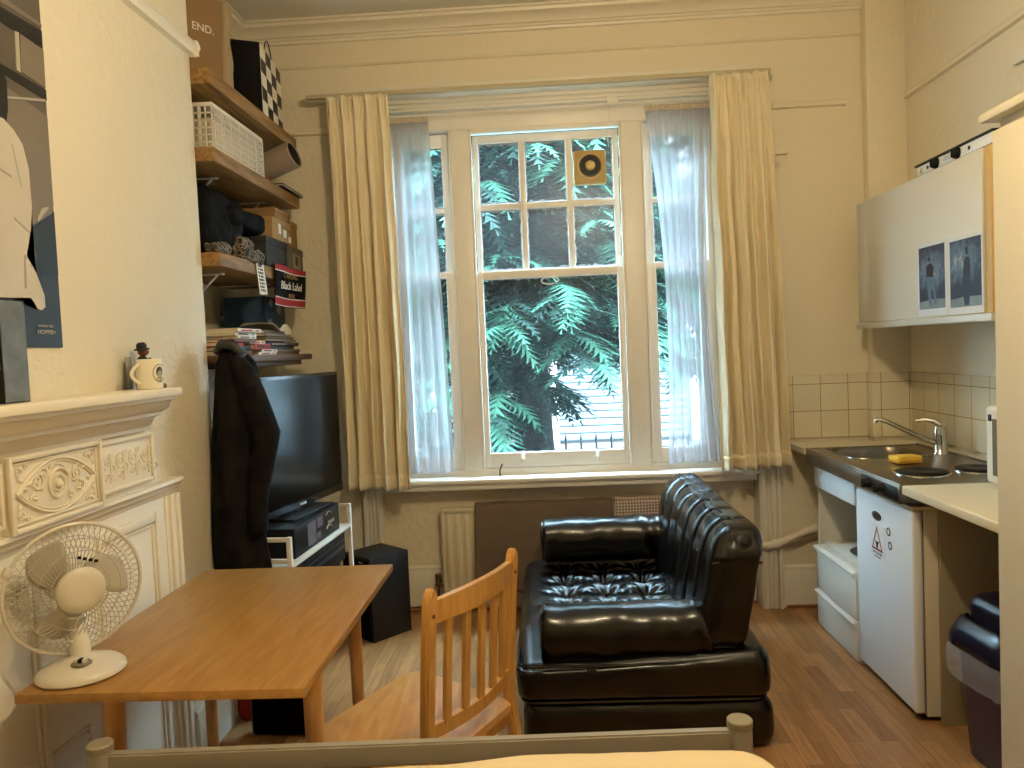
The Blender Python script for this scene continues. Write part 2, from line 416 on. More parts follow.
bm = NB(); mould(bm, thin, (XR, YB, 2.83), (XR, YF, 2.83), (-1, 0, 0)); struct('trim_5', bm, plaster)
# skirting boards
sk = [(0, 0), (.008, 0), (.016, .012), (.014, .028), (.02, .04), (.02, .24), (0, .24)]
sk2 = [(a, b) for a, b in sk]
def skirt(name, p0, p1, out, z=.245):
    bm = NB(); mould(bm, sk2, (p0[0], p0[1], z), (p1[0], p1[1], z), out); struct(name, bm, gloss_w)
skirt('baseboard_far', (-.97, YR), (1.16, YR), (0, -1, 0), .27)
skirt('baseboard_far_right', (1.29, YF), (1.79, YF), (0, -1, 0), .24)
skirt('baseboard_far_left', (XL, YF), (-1.12, YF), (0, -1, 0), .24)
skirt('baseboard_left', (XL, CHY), (XL, YF), (1, 0, 0))
skirt('baseboard_chimney', (CHX, 2.82), (CHX, CHY), (1, 0, 0), .2)
skirt('baseboard_right', (XR, YB), (XR, YF), (-1, 0, 0))
# floor edge bead
bm = NB(); box(bm, -.97, 1.16, 4.462, 4.48, 0, .016, .004); box(bm, 1.3, 1.79, 4.362, 4.38, 0, .016, .004); struct('trim_6', bm, wood('floor bead', (120, 74, 46), (150, 96, 60)))
# casings each side of the window recess
def casing(x0, x1, name):
    bm = NB()
    box(bm, x0, x1, 4.365, YF+.002, 0, 2.98, .004)
    w = x1-x0
    for a, b, y in ((.06, .26, 4.35), (.34, .44, 4.357), (.52, .66, 4.352), (.76, .96, 4.346)):
        box(bm, x0+w*a, x0+w*b, y, 4.37, .0, 2.98, .005)
    box(bm, x0, x0+.012 if x0 > 0 else x0+.012, 4.38, YR, 0, 2.96, .002)
    struct(name, bm, gloss_w)
casing(-1.10, -.985, 'trim_7'); casing(1.165, 1.285, 'trim_8')
bm = NB()   # window head: stepped boards
box(bm, -1.0, 1.17, 4.36, YF+.01, 2.935, 3.02, .004); box(bm, -1.0, 1.17, 4.335, 4.37, 3.0, 3.03, .008)
box(bm, -1.0, 1.17, 4.40, YR, 2.90, 2.962, .004); box(bm, -1.0, 1.17, 4.385, 4.41, 2.915, 2.945, .006)
struct('trim_9', bm, gloss_w)
# wall tiles behind the sink
tA = tile_mat('cream tiles far', (0, 0, 0), axes='XZ'); tB = tile_mat('cream tiles right', (PI/2, 0, PI/2), axes='YZ')
bm = NB(); box(bm, 1.35, 1.80, 4.388, YF+.002, .96, 1.315, .003); box(bm, 1.80-.015, XR-.002, 4.318, 4.332, .96, 1.315, .003); box(bm, 1.778, 1.79, 4.32, 4.39, .96, 1.315, .002)
struct('wall_tiles_far', bm, tA)
bm = NB(); box(bm, XR-.013, XR+.002, 2.2, 4.32, .96, 1.315, .003); struct('wall_tiles_right', bm, tB)

# ------------------------------------------------------------------ window
win = bpy.data.objects.new('window_1', None); C.objects.link(win); win.location = (.04, YR, .8); win['kind'] = 'structure'
FB, FF = 4.60, 4.46
bm = NB()
for a, b in ((-.90, -.845), (-.505, -.398), (.468, .582), (.94, .995)): box(bm, a, b, FF, FB, .83, 2.80, .005)
box(bm, -.90, .995, FF, FB, 2.80, 2.91, .005); box(bm, -.90, .995, FF+.01, FB, .79, .84, .005)
for a, b in ((-.398, -.385), (.455, .468)): box(bm, a, b, FF-.008, FF+.02, .83, 2.80, .004)   # staff beads
box(bm, -.398, .468, FF-.008, FF+.02, 2.775, 2.80, .004)
for a, b in ((-.517, -.505), (.582, .594)): box(bm, a, b, FF-.008, FF+.02, .83, 2.80, .004)
struct('window_frame', bm, frame_w, win)
bm = NB(); box(bm, -1.0, 1.165, 4.345, 4.6, .772, .80, .012); box(bm, -.99, 1.155, 4.372, 4.42, .735, .775, .006)
struct('window_sill', bm, frame_w, win)
def sash(name, x0, x1, z0, z1, y0, y1, st, bt, tp, cols, rows, gm, bar=.028):
    bm = NB()
    box(bm, x0, x0+st, y0, y1, z0, z1, .003); box(bm, x1-st, x1, y0, y1, z0, z1, .003)
    box(bm, x0+st-.002, x1-st+.002, y0, y1, z0, z0+bt, .003); box(bm, x0+st-.002, x1-st+.002, y0, y1, z1-tp, z1, .003)
    gx0, gx1, gz0, gz1 = x0+st, x1-st, z0+bt, z1-tp
    cw = (gx1-gx0-(cols-1)*bar)/cols; rh = (gz1-gz0-(rows-1)*bar)/rows; ym = (y0+y1)/2
    for i in range(1, cols):
        xx = gx0+i*cw+(i-1)*bar; box(bm, xx, xx+bar, y0+.003, y1-.003, gz0-.002, gz1+.002, .004)
    for j in range(1, rows):
        zz = gz0+j*rh+(j-1)*bar; box(bm, gx0-.002, gx1+.002, y0+.004, y1-.004, zz, zz+bar, .004)
    s = struct(name, bm, frame_w, win)
    for i in range(cols):
        for j in range(rows):
            a = gx0+i*(cw+bar); c = gz0+j*(rh+bar); bm = NB()
            box(bm, a-.003, a+cw+.003, ym-.002, ym+.002, c-.003, c+rh+.003, 0)
            link('pane', bm, gm, s)
    return s
sash('upper_sash', -.385, .455, 1.955, 2.775, 4.515, 4.555, .032, .04, .045, 3, 2, glass_s, .036)
low = sash('lower_sash', -.385, .455, .842, 1.985, 4.475, 4.513, .032, .085, .045, 1, 1, glass_l)
sash('side_upper_sash', -.845, -.517, 1.965, 2.795, 4.515, 4.555, .05, .03, .075, 1, 2, glass_s)
sash('side_lower_sash', -.845, -.517, .842, 1.995, 4.475, 4.513, .05, .085, .035, 1, 1, glass_l)
sash('side_upper_sash', .594, .94, 1.965, 2.795, 4.515, 4.555, .05, .03, .075, 1, 2, glass_s)
sash('side_lower_sash', .594, .94, .842, 1.995, 4.475, 4.513, .05, .085, .035, 1, 1, glass_l)
for x in (-.165, .27):     # sash lifts
    bm = NB(); tube(bm, [(x, 4.474, .915), (x, 4.45, .912), (x, 4.444, .895), (x, 4.455, .882), (x, 4.474, .88)], [.007, .009, .011, .010, .008], 10)
    box(bm, x-.014, x+.014, 4.468, 4.476, .875, .92, .003); link('sash_lift', bm, gloss_w, low)
bm = NB(); tube(bm, [(.034+.05*math.cos(a), 4.466-.006*math.sin(a), 1.918+.02*math.sin(a)) for a in [i*2*PI/24 for i in range(24)]], .0035, 8, closed=True)
box(bm, .014, .054, 4.464, 4.476, 1.932, 1.948, .003); link('sash_pull', bm, whitepl, low)
bm = NB(); tube(bm, [(-.30, 4.44, .80), (-.302, 4.438, .83), (-.292, 4.436, .855), (-.285, 4.44, .87)], .004, 6); link('window_catch', bm, black_pl, win)
# ================================================================== OUTSIDE
asph = mat('pale paving', (74, 76, 78), .9, bump=.2, bscale=8, var=.1, vscale=3)
bm = NB(); box(bm, -14, 16, 4.75, 30, -.75, -.6, 0); struct('ground_outside', bm, asph)
iron = mat('black painted iron', (24, 26, 28), .5)
t = thing('iron_railing', (0, 7.6, -.6), 'black iron railing with pointed bars outside beyond the window', 'railing')
bm = NB(); box(bm, -4, 4.5, 7.585, 7.615, .42, .45, .004); box(bm, -4, 4.5, 7.585, 7.615, -.45, -.42, .004); link('rail', bm, iron, t)
bm = NB(); cyl(bm, (-3.9, 7.6, -.6), (-3.9, 7.6, .60), .011, n=8); cyl(bm, (-3.9, 7.6, .60), (-3.9, 7.6, .68), .016, .002, n=8); b0 = link('railing_bar', bm, iron, t)
for i in range(1, 56):
    c = b0.copy(); C.objects.link(c); c.parent = t; c.location = b0.location + Vector((.15*i, 0, 0))
pink = mat('pale house render', (92, 82, 80), .85, var=.05, vscale=2)
shut = mat('white garage shutter', (88, 96, 100), .5)
t = thing('house', (3, 17, -.6), 'pale house with white slatted shutter door across the street, seen through the window', 'house')
bm = NB(); box(bm, -7, 9, 17, 22, -.6, 7.5, .02); box(bm, -7.1, 9.1, 16.9, 22.1, 7.5, 7.8, .03); link('wall', bm, pink, t)
bm = NB()
for i in range(15):
    z = -.55+i*.16; prism(bm, [(.2, 16.98, z), (.2, 16.955, z+.03), (.2, 16.96, z+.13), (.2, 16.98, z+.16)], (2.9, 0, 0))
link('garage_shutter', bm, shut, t)
bm = NB(); box(bm, .05, .2, 16.85, 17, -.6, 1.95, .01); box(bm, 3.1, 3.25, 16.85, 17, -.6, 1.95, .01); box(bm, .05, 3.25, 16.85, 17, 1.85, 2.0, .01); link('door_surround', bm, frame_w, t)
for x, z in ((-5, 0.2), (-2.6, .2), (4.6, .2), (6.8, .2), (-5, 3.6), (-2.6, 3.6), (.6, 3.6), (4.6, 3.6), (6.8, 3.6)):
    bm = NB(); box(bm, x, x+1.1, 16.93, 17, z, z+1.9, .01); f = link('window', bm, frame_w, t)
    bm = NB()
    for a in (0, 1):
        for b in (0, 1): box(bm, x+.08+a*.49, x+.53+a*.49, 16.915, 16.93, z+.08+b*.9, z+.92+b*.9, .002)
    link('pane', bm, mat('house window glass', (40, 50, 60), .08), f)
# conifer: trunk, limbs, drooping sprays of scale leaves
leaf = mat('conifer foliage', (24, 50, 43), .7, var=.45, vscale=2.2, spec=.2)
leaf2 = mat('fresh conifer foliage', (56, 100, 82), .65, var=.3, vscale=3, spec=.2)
bark = mat('dark bark', (16, 14, 13), .95, bump=.8, bscale=20, stretch=(1, 1, .2))
def conifer(name, X, Y, zb, H, nb, reach, label, seed, spray=14, zlow=.7, skip=None, size=1):
    rnd = random.Random(seed)
    t = thing(name, (X, Y, -.6), label, 'tree', None)
    bm = NB(); tube(bm, [(X, Y, -.6), (X+.02, Y, .6), (X-.03, Y+.02, 2.2), (X+.02, Y, 4), (X, Y, H)], [.17, .14, .12, .08, .02], 12); link('trunk', bm, bark, t)
    bt = NB(); bf = NB()
    for k in range(nb):
        z = zlow + (H-zlow)*(k/nb)**.9; a = k*2.399 + rnd.uniform(-.3, .3)
        L_ = reach*(1-.55*(z/H)) * rnd.uniform(.7, 1.1)
        d = Vector((math.cos(a), math.sin(a), 0))
        pts = [Vector((X, Y, z)) + d*(L_*s) + Vector((0, 0, .25*s-.75*s*s)) * (L_*.6) for s in (0, .25, .5, .75, 1)]
        if skip and skip(pts[-1]): continue
        tube(bt, pts, [.03, .022, .016, .011, .005], 6)
        for j in range(spray):
            s = rnd.uniform(.12, 1.0); i = min(3, int(s*4)); p = pts[i].lerp(pts[i+1], s*4-i)
            if skip and skip(p): continue
            da = a + rnd.uniform(-1.35, 1.35); dr = Vector((math.cos(da), math.sin(da), rnd.uniform(-.25, .25))).normalized()
            ln = size*rnd.uniform(.28, .55)*(1 if s < .8 else .9); side = dr.cross(Vector((0, 0, 1))).normalized()
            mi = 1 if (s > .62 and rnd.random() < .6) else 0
            n_ = 9
            rib = [p + dr*(ln*q/n_) + Vector((0, 0, -.55*ln*(q/n_)**2)) for q in range(n_+1)]
            for q in range(1, n_+1):
                w = ln*.36*math.sin(PI*min(1, (q+.8)/(n_+1)))**.8
                for sg in (-1, 1):
                    b_ = rib[q]; tip = b_ + side*(sg*w) + dr*(w*.75) + Vector((0, 0, -w*.35+rnd.uniform(-.01, .01)))
                    m_ = b_.lerp(tip, .55); th = dr*(ln*.028)
                    f = bf.faces.new([bf.verts.new(v) for v in (rib[q-1], m_-th+Vector((0, 0, .004)), tip, m_+th, b_)]); f.material_index = mi
    link('branches', bt, bark, t)
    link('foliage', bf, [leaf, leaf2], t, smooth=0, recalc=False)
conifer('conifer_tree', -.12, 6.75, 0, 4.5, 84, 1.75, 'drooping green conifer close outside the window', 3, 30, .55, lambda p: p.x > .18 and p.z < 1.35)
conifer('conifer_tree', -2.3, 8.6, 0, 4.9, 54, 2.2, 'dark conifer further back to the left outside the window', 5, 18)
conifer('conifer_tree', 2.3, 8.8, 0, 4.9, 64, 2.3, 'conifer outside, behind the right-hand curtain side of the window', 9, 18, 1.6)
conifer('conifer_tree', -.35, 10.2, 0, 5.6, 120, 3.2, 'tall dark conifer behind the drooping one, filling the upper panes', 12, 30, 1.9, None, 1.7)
# ================================================================== WINDOW DRESSING
t = thing('curtain_rail', (0, 4.27, 2.94), 'long pale painted curtain batten fixed above the window', 'curtain rail')
bm = NB(); box(bm, -1.285, 1.275, 4.285, 4.352, 2.952, 2.992, .003); link('batten', bm, gloss_w, t)
bm = NB(); box(bm, -1.27, 1.26, 4.255, 4.285, 2.955, 2.978, .002); link('track', bm, mat('aged cream track', (190, 178, 148), .5), t)
def curtain(name, xt0, xt1, xb0, xb1, zt, zb0, zb1, folds, seed, label, y=4.24):
    rnd = random.Random(seed); bm = NB()
    ph = [rnd.uniform(0, 6.28) for _ in range(8)]
    def fn(u, v):
        k = v**.8
        x = (xt0+(xt1-xt0)*u)*(1-k) + (xb0+(xb1-xb0)*u)*k
        amp = .016+.032*min(1, v*2.2)
        wav = math.sin(2*PI*folds*u + ph[0] + .9*math.sin(3*v+ph[1]))*.75 + .35*math.sin(2*PI*folds*.53*u+ph[2]+1.5*v) + .18*math.sin(2*PI*folds*2.3*u+ph[3]-2*v)
        pin = math.exp(-((v-.03)/.025)**2)
        yy = y + amp*wav + .012*noise.noise(Vector((x*9, v*7, seed)))
        yy += .014*pin*math.sin(2*PI*folds*2*u)
        x += .010*noise.noise(Vector((u*6, v*5, seed+3)))*min(1, 4*v)
        z = zt + ((zb0+(zb1-zb0)*u)-zt)*v
        if v > .999: z += .004*math.sin(9*u+ph[4])
        yy += .004*noise.noise(Vector((x*30, z*22, seed)))
        return Vector((x, yy, z))
    sheet(bm, 130, 110, fn)
    t = thing(name, ((xb0+xb1)/2, y, zb0), label, 'curtain')
    link('curtain_cloth', bm, curt_m, t, smooth=80, solid=.003)
    bm = NB()
    def hem(u, v):
        p = fn(u, .962+.038*v); return p + Vector((0, -.005-.002*math.sin(PI*v), 0))
    sheet(bm, 130, 4, hem); link('hem', bm, curt_m, t, smooth=80, solid=.002)
    n = 5
    for i in range(n):
        bm = NB(); u = (i+.3)/n; p = fn(u, .012)
        tube(bm, [p+Vector((0, .004, -.03)), p+Vector((0, .008, .015)), p+Vector((0, .02, .03)), p+Vector((0, .026, .02))], .0025, 6)
        box(bm, p.x-.004, p.x+.004, p.y-.004, p.y+.006, p.z-.004, p.z+.02, .001)
        link('curtain_hook', bm, whitepl, t)
    return t
curtain('curtain', -1.155, -.815, -1.145, -.79, 2.955, .79, .775, 5, 11, 'cream crinkled curtain on the left side of the window')
curtain('curtain', .93, 1.235, .935, 1.30, 2.955, .815, .83, 5.5, 4, 'cream crinkled curtain on the right side of the window, nearer the sink')
def sheer(xt0, xt1, xb0, xb1, zt, zb, folds, seed, label, sweep=0):
    rnd = random.Random(seed); bm = NB(); ph = [rnd.uniform(0, 6.28) for _ in range(6)]
    def fn(u, v):
        k = v**.9
        x = (xt0+(xt1-xt0)*u)*(1-k) + (xb0+(xb1-xb0)*u)*k
        a = .006+.022*min(1, v*1.6)
        y = 4.405 + a*(math.sin(2*PI*folds*u+ph[0]+.7*math.sin(2*v+ph[1]))*.7+.4*math.sin(2*PI*folds*.41*u+ph[2]+v))
        if v < .05: y += .004*math.sin(2*PI*folds*5*u)
        x += sweep*math.sin(PI*v)*(u-.5)
        return Vector((x, y, zt+(zb-zt)*v + .006*math.sin(11*u+ph[3])*v))
    sheet(bm, 120, 60, fn)
    t = thing('net_curtain', ((xb0+xb1)/2, 4.40, zb), label, 'net curtain')
    link('voile', bm, voile, t, smooth=80)
    bm = NB(); sheet(bm, 120, 3, lambda u, v: fn(u, .015*v)+Vector((0, -.004, .01))); link('gathered_heading', bm, mat('voile heading', (214, 200, 180), .9), t, smooth=80, solid=.001)
sheer(-.86, -.62, -.86, -.555, 2.86, .835, 4.5, 21, 'sheer white net curtain on the left side of the window')
sheer(.60, .965, .67, .965, 2.85, .845, 6, 8, 'sheer white net curtain on the right side of the window', -.10)
bm = NB(); cyl(bm, (-1.0, 4.385, 2.872), (1.17, 4.385, 2.882), .004, n=8); tag(link('curtain_wire', bm, whitepl), 'thin wire across the window top carrying the net curtains', 'curtain wire')
# vent fan set in the top right pane
t = thing('extractor_fan', (.287, 4.5, 2.457), 'yellowed square vent fan set in the top right window pane', 'vent fan')
yel = mat('yellowed plastic', (190, 164, 104), .45, var=.12, vscale=14)
bm = NB(); box(bm, .192, .382, 4.47, 4.528, 2.457, 2.652, .014, seg=3); link('casing', bm, yel, t)
fm = Matrix.Translation((.290, 4.47, 2.56)) @ Matrix.Rotation(PI/2, 4, 'X')
bm = NB(); lathe(bm, [(.030, 0), (.030, .012), (.060, .010), (.062, 0)], 40, mx=fm)
for r in (.037, .045, .053): tube(bm, [fm @ Vector((r*math.cos(a*PI/16), r*math.sin(a*PI/16), .012)) for a in range(32)], .002, 6, closed=True)
link('grille', bm, mat('dark brown plastic', (20, 13, 11), .5), t)
bm = NB(); lathe(bm, [(0, .026), (.012, .025), (.022, .02), (.027, .012), (.027, 0)], 32, mx=fm); lathe(bm, [(.066, 0), (.070, .006), (.074, 0)], 40, mx=fm); link('hub', bm, mat('pale yellow plastic', (226, 200, 130), .3), t)
t = thing('pull_cord', (.42, 4.38, 2.6), 'small round bracket with a fine cord above the window', 'pull cord')
bm = NB(); lathe(bm, [(.034, 0), (.034, .006), (.02, .012), (0, .014)], 24, mx=Matrix.Translation((.425, 4.40, 2.905)) @ Matrix.Rotation(PI/2, 4, 'X'))
for a in (0, 1, 2): lathe(bm, [(.005, 0), (.004, .004), (0, .004)], 8, mx=Matrix.Translation((.425+.018*math.cos(a*2.1), 4.39, 2.905+.018*math.sin(a*2.1))) @ Matrix.Rotation(PI/2, 4, 'X'))
link('bracket', bm, whitepl, t)
bm = NB(); tube(bm, [(.425, 4.385, 2.90), (.40, 4.42, 2.80), (.392, 4.445, 2.70), (.398, 4.45, 2.655)], .0018, 6); link('cord', bm, whitepl, t)
t = thing('wall_socket', (1.33, 4.39, 2.54), 'small cream box with looped cable high on the wall right of the curtain', 'wall box')
bm = NB(); box(bm, 1.285, 1.375, 4.372, YF+.001, 2.545, 2.64, .006); link('box_cover', bm, plaster, t)
bm = NB(); tube(bm, [(1.30, 4.37, 2.55), (1.295, 4.365, 2.50), (1.31, 4.362, 2.475), (1.33, 4.365, 2.48), (1.325, 4.37, 2.50), (1.30, 4.37, 2.505)], .004, 8); link('cable', bm, gloss_w, t)
t = thing('wall_plate', (1.98, 3.3, 2.6), 'small cream plate high on the right wall above the tall cupboard', 'wall plate')
bm = NB(); box(bm, 1.975, XR+.001, 3.22, 3.345, 2.615, 2.675, .006); link('plate', bm, gloss_w, t)
# ================================================================== RADIATOR, TOWELS, PIPES
t = thing('radiator', (0, 4.42, .12), 'cream panel radiator under the window with a towel over it', 'radiator')
bm = NB(); rm = mat('radiator enamel', (214, 204, 178), .4)
x = -.635; box(bm, -.64, .66, 4.41, 4.425, .13, .625, .006)
while x < .64: box(bm, x+.01, x+.045, 4.397, 4.412, .155, .598, .007); x += .052
box(bm, -.64, .66, 4.398, 4.412, .60, .62, .004); box(bm, -.64, .66, 4.398, 4.412, .135, .152, .004)
link('front_panel', bm, rm, t)
bm = NB(); box(bm, -.64, .66, 4.425, 4.49, .60, .622, .004); box(bm, -.655, -.638, 4.405, 4.49, .13, .62, .003); box(bm, -.64, .66, 4.455, 4.47, .13, .61, .004); link('back_panel', bm, rm, t)
bm = NB(); cyl(bm, (-.69, 4.435, .0), (-.69, 4.435, .20), .0085, n=12); cyl(bm, (-.69, 4.435, .175), (-.635, 4.435, .175), .012, n=12); cyl(bm, (-.69, 4.435, .165), (-.69, 4.435, .235), .018, n=16); cyl(bm, (-.69, 4.41, .19), (-.69, 4.435, .19), .014, n=12)
link('valve', bm, mat('tarnished brass', (120, 100, 70), .4, 1), t)
def draped(name, x0, x1, zf, zb, m, label, seed, ztop=.632, th=.006, sag=.0):
    bm = NB(); rnd = random.Random(seed)
    pr = []
    for i in range(26): pr.append((4.384, zf+(ztop-zf)*i/25))
    for i in range(1, 8): a = PI*i/8; pr.append((4.434-.050*math.cos(a), ztop+.016*math.sin(a)))
    pr.append((4.486, ztop-.02)); pr.append((4.488, zb))
    n = len(pr)-1
    def fn(u, v):
        i = v*n; k = min(int(i), n-1); f = i-k
        y = pr[k][0]*(1-f)+pr[k+1][0]*f; z = pr[k][1]*(1-f)+pr[k+1][1]*f
        x = x0+(x1-x0)*u
        d = max(0, (ztop-z))
        if v < .75: y -= (.02+.09*d)*(.5+.5*math.sin(2*PI*(x*3.1)+seed+5*d)) * min(1, d*8) + .008*abs(noise.noise(Vector((x*7, z*7, seed))))
        z += .008*noise.noise(Vector((x*6, seed, 0)))
        if v < .1: z += .02*math.sin(x*9)*(1-v*10)
        return Vector((x + (.03*d if u > .5 else -.01*d), y, z))
    sheet(bm, 70, 40, fn)
    return tag(link(name, bm, m, solid=th, smooth=80), label, 'towel')
draped('towel', -.455, .34, .16, .45, brownt, 'brown bath towel draped over the radiator', 2)
def check_mat():
    m = bpy.data.materials.new('checked cloth'); m.use_nodes = True; N = m.node_tree.nodes; L = m.node_tree.links; b = N['Principled BSDF']
    tc = N.new('ShaderNodeTexCoord'); mp = N.new('ShaderNodeMapping'); mp.inputs['Rotation'].default_value = (PI/2, 0, 0); L.new(tc.outputs['Object'], mp.inputs[0])
    br = N.new('ShaderNodeTexBrick'); br.offset = 0; br.inputs['Scale'].default_value = 1; br.inputs['Brick Width'].default_value = .017; br.inputs['Row Height'].default_value = .017; br.inputs['Mortar Size'].default_value = .0032
    br.inputs['Color1'].default_value = (.16, .09, .08, 1); br.inputs['Color2'].default_value = (.12, .07, .07, 1); br.inputs['Mortar'].default_value = (.6, .5, .42, 1)
    L.new(mp.outputs[0], br.inputs['Vector']); L.new(br.outputs['Color'], b.inputs['Base Color']); b.inputs['Roughness'].default_value = .9; return m
draped('tea_towel', .352, .62, .30, .45, check_mat(), 'checked tea towel hanging at the right end of the radiator', 6, .638, .003)
t = thing('waste_pipe', (1.3, 4.3, .33), 'fat cream waste pipe bending from under the sink along the wall', 'pipe')
bm = NB(); pm = mat('cream painted pipe', (222, 212, 190), .4)
tube(bm, [(1.46, 4.325, .468), (1.40, 4.33, .445), (1.30, 4.33, .405), (1.23, 4.33, .378), (1.195, 4.335, .368), (1.16, 4.345, .372), (1.13, 4.37, .39), (1.10, 4.42, .41), (1.08, 4.46, .42)], .022, 16)
link('pipe_run', bm, pm, t)
bm = NB(); tube(bm, [(1.25, 4.33, .386), (1.225, 4.33, .376)], .029, 16); link('coupling', bm, pm, t)
bm = NB(); tube(bm, [(1.142, 4.357, .382), (1.125, 4.375, .392)], .029, 16); link('coupling', bm, pm, t)
bm = NB(); tube(bm, [(1.47, 4.36, .432), (1.38, 4.368, .40), (1.25, 4.372, .35)], .009, 10); link('small_pipe', bm, pm, t)

# ================================================================== SOFA
SX0, SX1, SY0, SY1 = -.155, .775, 2.83, 4.17
t = thing('sofa', (.32, 3.55, 0), 'black inflatable vinyl sofa with buttoned seat beside the window', 'sofa')
def wr(s):   # crumpled vinyl
    return lambda p, q: p + q*(.006*noise.noise(p*9+Vector((s, 0, 0))))
bm = NB(); puff(bm, (.325, 3.505, .10), (.472, .668, .10), (.06, .06, .06), (30, 36, 6), wr(1)); link('lower_base', bm, vinyl, t, smooth=70)
BX = (-.16+.145*1, )
tx = [SX0+.20+.19*i for i in range(3)]; tyy = [SY0+.40+.19*j for j in range(5)]
tuf = [(x-.31, y-3.50) for x in tx for y in tyy]
def seat_d(p, q):
    sag = .045*max(0, min(1, (-.35-p.y)/.3))*max(0, min(1, (.45-p.x)/.8))
    if q.z > .5:
        h = .006*noise.noise(p*6)
        # button dimples with radial creases, plus pillowing between them
        best = 9; bd = None
        for a in tuf:
            d = math.hypot(p.x-a[0], p.y-a[1])
            if d < best: best, bd = d, a
        if best < .15:
            an = math.atan2(p.y-bd[1], p.x-bd[0])
            h -= .030*math.exp(-(best/.026)**2) + .030*math.exp(-(best/.075)**2)
            h += .0085*math.sin(an*8+bd[0]*40+bd[1]*25)*math.exp(-((best-.045)/.038)**2)
            gx = abs(((p.x-tuf[0][0]+.095) % .19)-.095); gy = abs(((p.y-tuf[0][1]+.095) % .19)-.095)
            h -= .013*math.exp(-(min(gx, gy)/.022)**2)*max(0, 1-best/.15)
        return p + Vector((0, 0, h+.012-sag))
    # side wall bulge with seam
    s = p + q*(.012*math.cos(p.z/.11*1.5)) if abs(q.z) < .3 else p
    return s + q*(.005*noise.noise(p*10)) + Vector((0, 0, .012*max(0, min(1, p.z/.09))-sag*max(0, min(1, p.z/.09))))
bm = NB(); puff(bm, (.31, 3.50, .282), (.465, .67, .090), (.05, .05, .04), (92, 124, 8), seat_d); link('seat', bm, vinyl, t, smooth=80)
bm = NB()   # welded seam lip round the seat
def loop(x0, x1, y0, y1, z, r, n=8):
    pts = []
    for cx, cyy, a0 in ((x1-r, y1-r, 0), (x0+r, y1-r, 90), (x0+r, y0+r, 180), (x1-r, y0+r, 270)):
        for i in range(n+1): a = math.radians(a0+90*i/n); pts.append((cx+r*math.cos(a), cyy+r*math.sin(a), z))
    return pts
tube(bm, loop(-.158, .778, 2.827, 4.173, .340, .055), .005, 6, closed=True); tube(bm, loop(-.150, .772, 2.84, 4.17, .198, .06), .006, 6, closed=True)
link('seam', bm, vinyl, t)
def arm_d(s):
    def f(p, q):
        e = abs(p.x)/.31
        p = p + q*(.007*noise.noise(Vector((p.x*14, p.y*9, p.z*9+s))))
        # creases gathered near the back end
        if p.x > .12: p += q*(.006*math.sin(p.x*70+2*math.sin(p.z*12)))*((p.x-.12)/.2)
        return p
    return f
for yc, s in ((2.955, 1), (4.04, 5)):
    bm = NB(); puff(bm, (.26, yc, .418 if s == 1 else .515), (.335, .105, .115), (.03, .095, .10), (40, 8, 8), arm_d(s), mx=None)
    o = link('armrest', bm, vinyl, t, smooth=80)
    bm = NB(); xx = -.064
    pts = [(xx, yc+.092*math.cos(a), (.418 if s == 1 else .515)+.10*math.sin(a)) for a in [i*2*PI/28 for i in range(28)]]
    tube(bm, pts, .0045, 6, closed=True); link('arm_seam', bm, vinyl, o)
def back_d(p, q):
    # tall channels on the face, running over the top; leans back slightly
    k = abs(math.sin(PI*(p.y+.655)/.187))
    g = (1-k)**3
    out = Vector((0, 0, 0))
    if q.x < .3: out += Vector((.022*g, 0, 0))
    if q.z > .3: out += Vector((0, 0, -.018*g))
    if q.x > .3: out += Vector((-.006*g, 0, 0))
    p2 = p + out + q*(.006*noise.noise(p*8+Vector((4, 0, 0))))
    if abs(q.y) > .5: p2 += Vector((0, q.y*.015*math.cos(p.z/.25*1.4), 0)) + q*.004*math.sin(p.z*60)*(p.z > .12)
    w = .82+.18*(1-max(0, (p.z+.0)/.24))
    p2.x += .045*(p.z/.24)
    if p.z > .1 and q.x < 0: p2.x += .02*(p.z-.1)/.14
    return p2
bm = NB(); puff(bm, (.650, 3.505, .595), (.100, .655, .240), (.06, .07, .09), (10, 140, 30), back_d); bk = link('backrest', bm, vinyl, t, smooth=80)
bm = NB(); tube(bm, [(.645+.04+.01*math.sin(i*.9), 2.90+i*.062, .832-.004*math.cos(i*2.1)) for i in range(20)], .005, 6)
tube(bm, [(.58, 2.862, .70), (.64, 2.848, .715), (.70, 2.848, .71), (.765, 2.865, .70)], .005, 6); link('back_seam', bm, vinyl, bk)
bm = NB(); lathe(bm, [(.030, 0), (.028, .006), (.016, .008), (.016, .016), (0, .018)], 24, mx=Matrix.Translation((.700, 2.858, .785)) @ Matrix.Rotation(PI/2-.5, 4, 'X')); link('air_valve', bm, black_pl, bk)

# ================================================================== TABLE
t = thing('dining_table', (-.96, 2.28, 0), 'beech topped rectangular table in the left foreground under the fan', 'table')
bm = NB(); box(bm, -1.315, -.605, 1.76, 2.81, .728, .752, .0025); link('tabletop', bm, table_w, t)
bm = NB(); box(bm, -1.10, -.80, 2.0, 2.02, .695, .727, .003); box(bm, -1.10, -.80, 2.55, 2.57, .695, .727, .003); box(bm, -1.10, -1.08, 2.02, 2.55, .695, .727, .003); box(bm, -.82, -.80, 2.02, 2.55, .695, .727, .003); link('under_frame', bm, beech, t)
for x, y in ((-1.112, 1.83), (-.632, 1.90), (-1.30, 2.75), (-.735, 2.71)):
    bm = NB(); lathe(bm, [(0, 0), (.017, 0), (.019, .01), (.0245, .66), (.026, .727), (0, .727)], 20, mx=Matrix.Translation((x, y, 0))); link('leg', bm, beech, t)
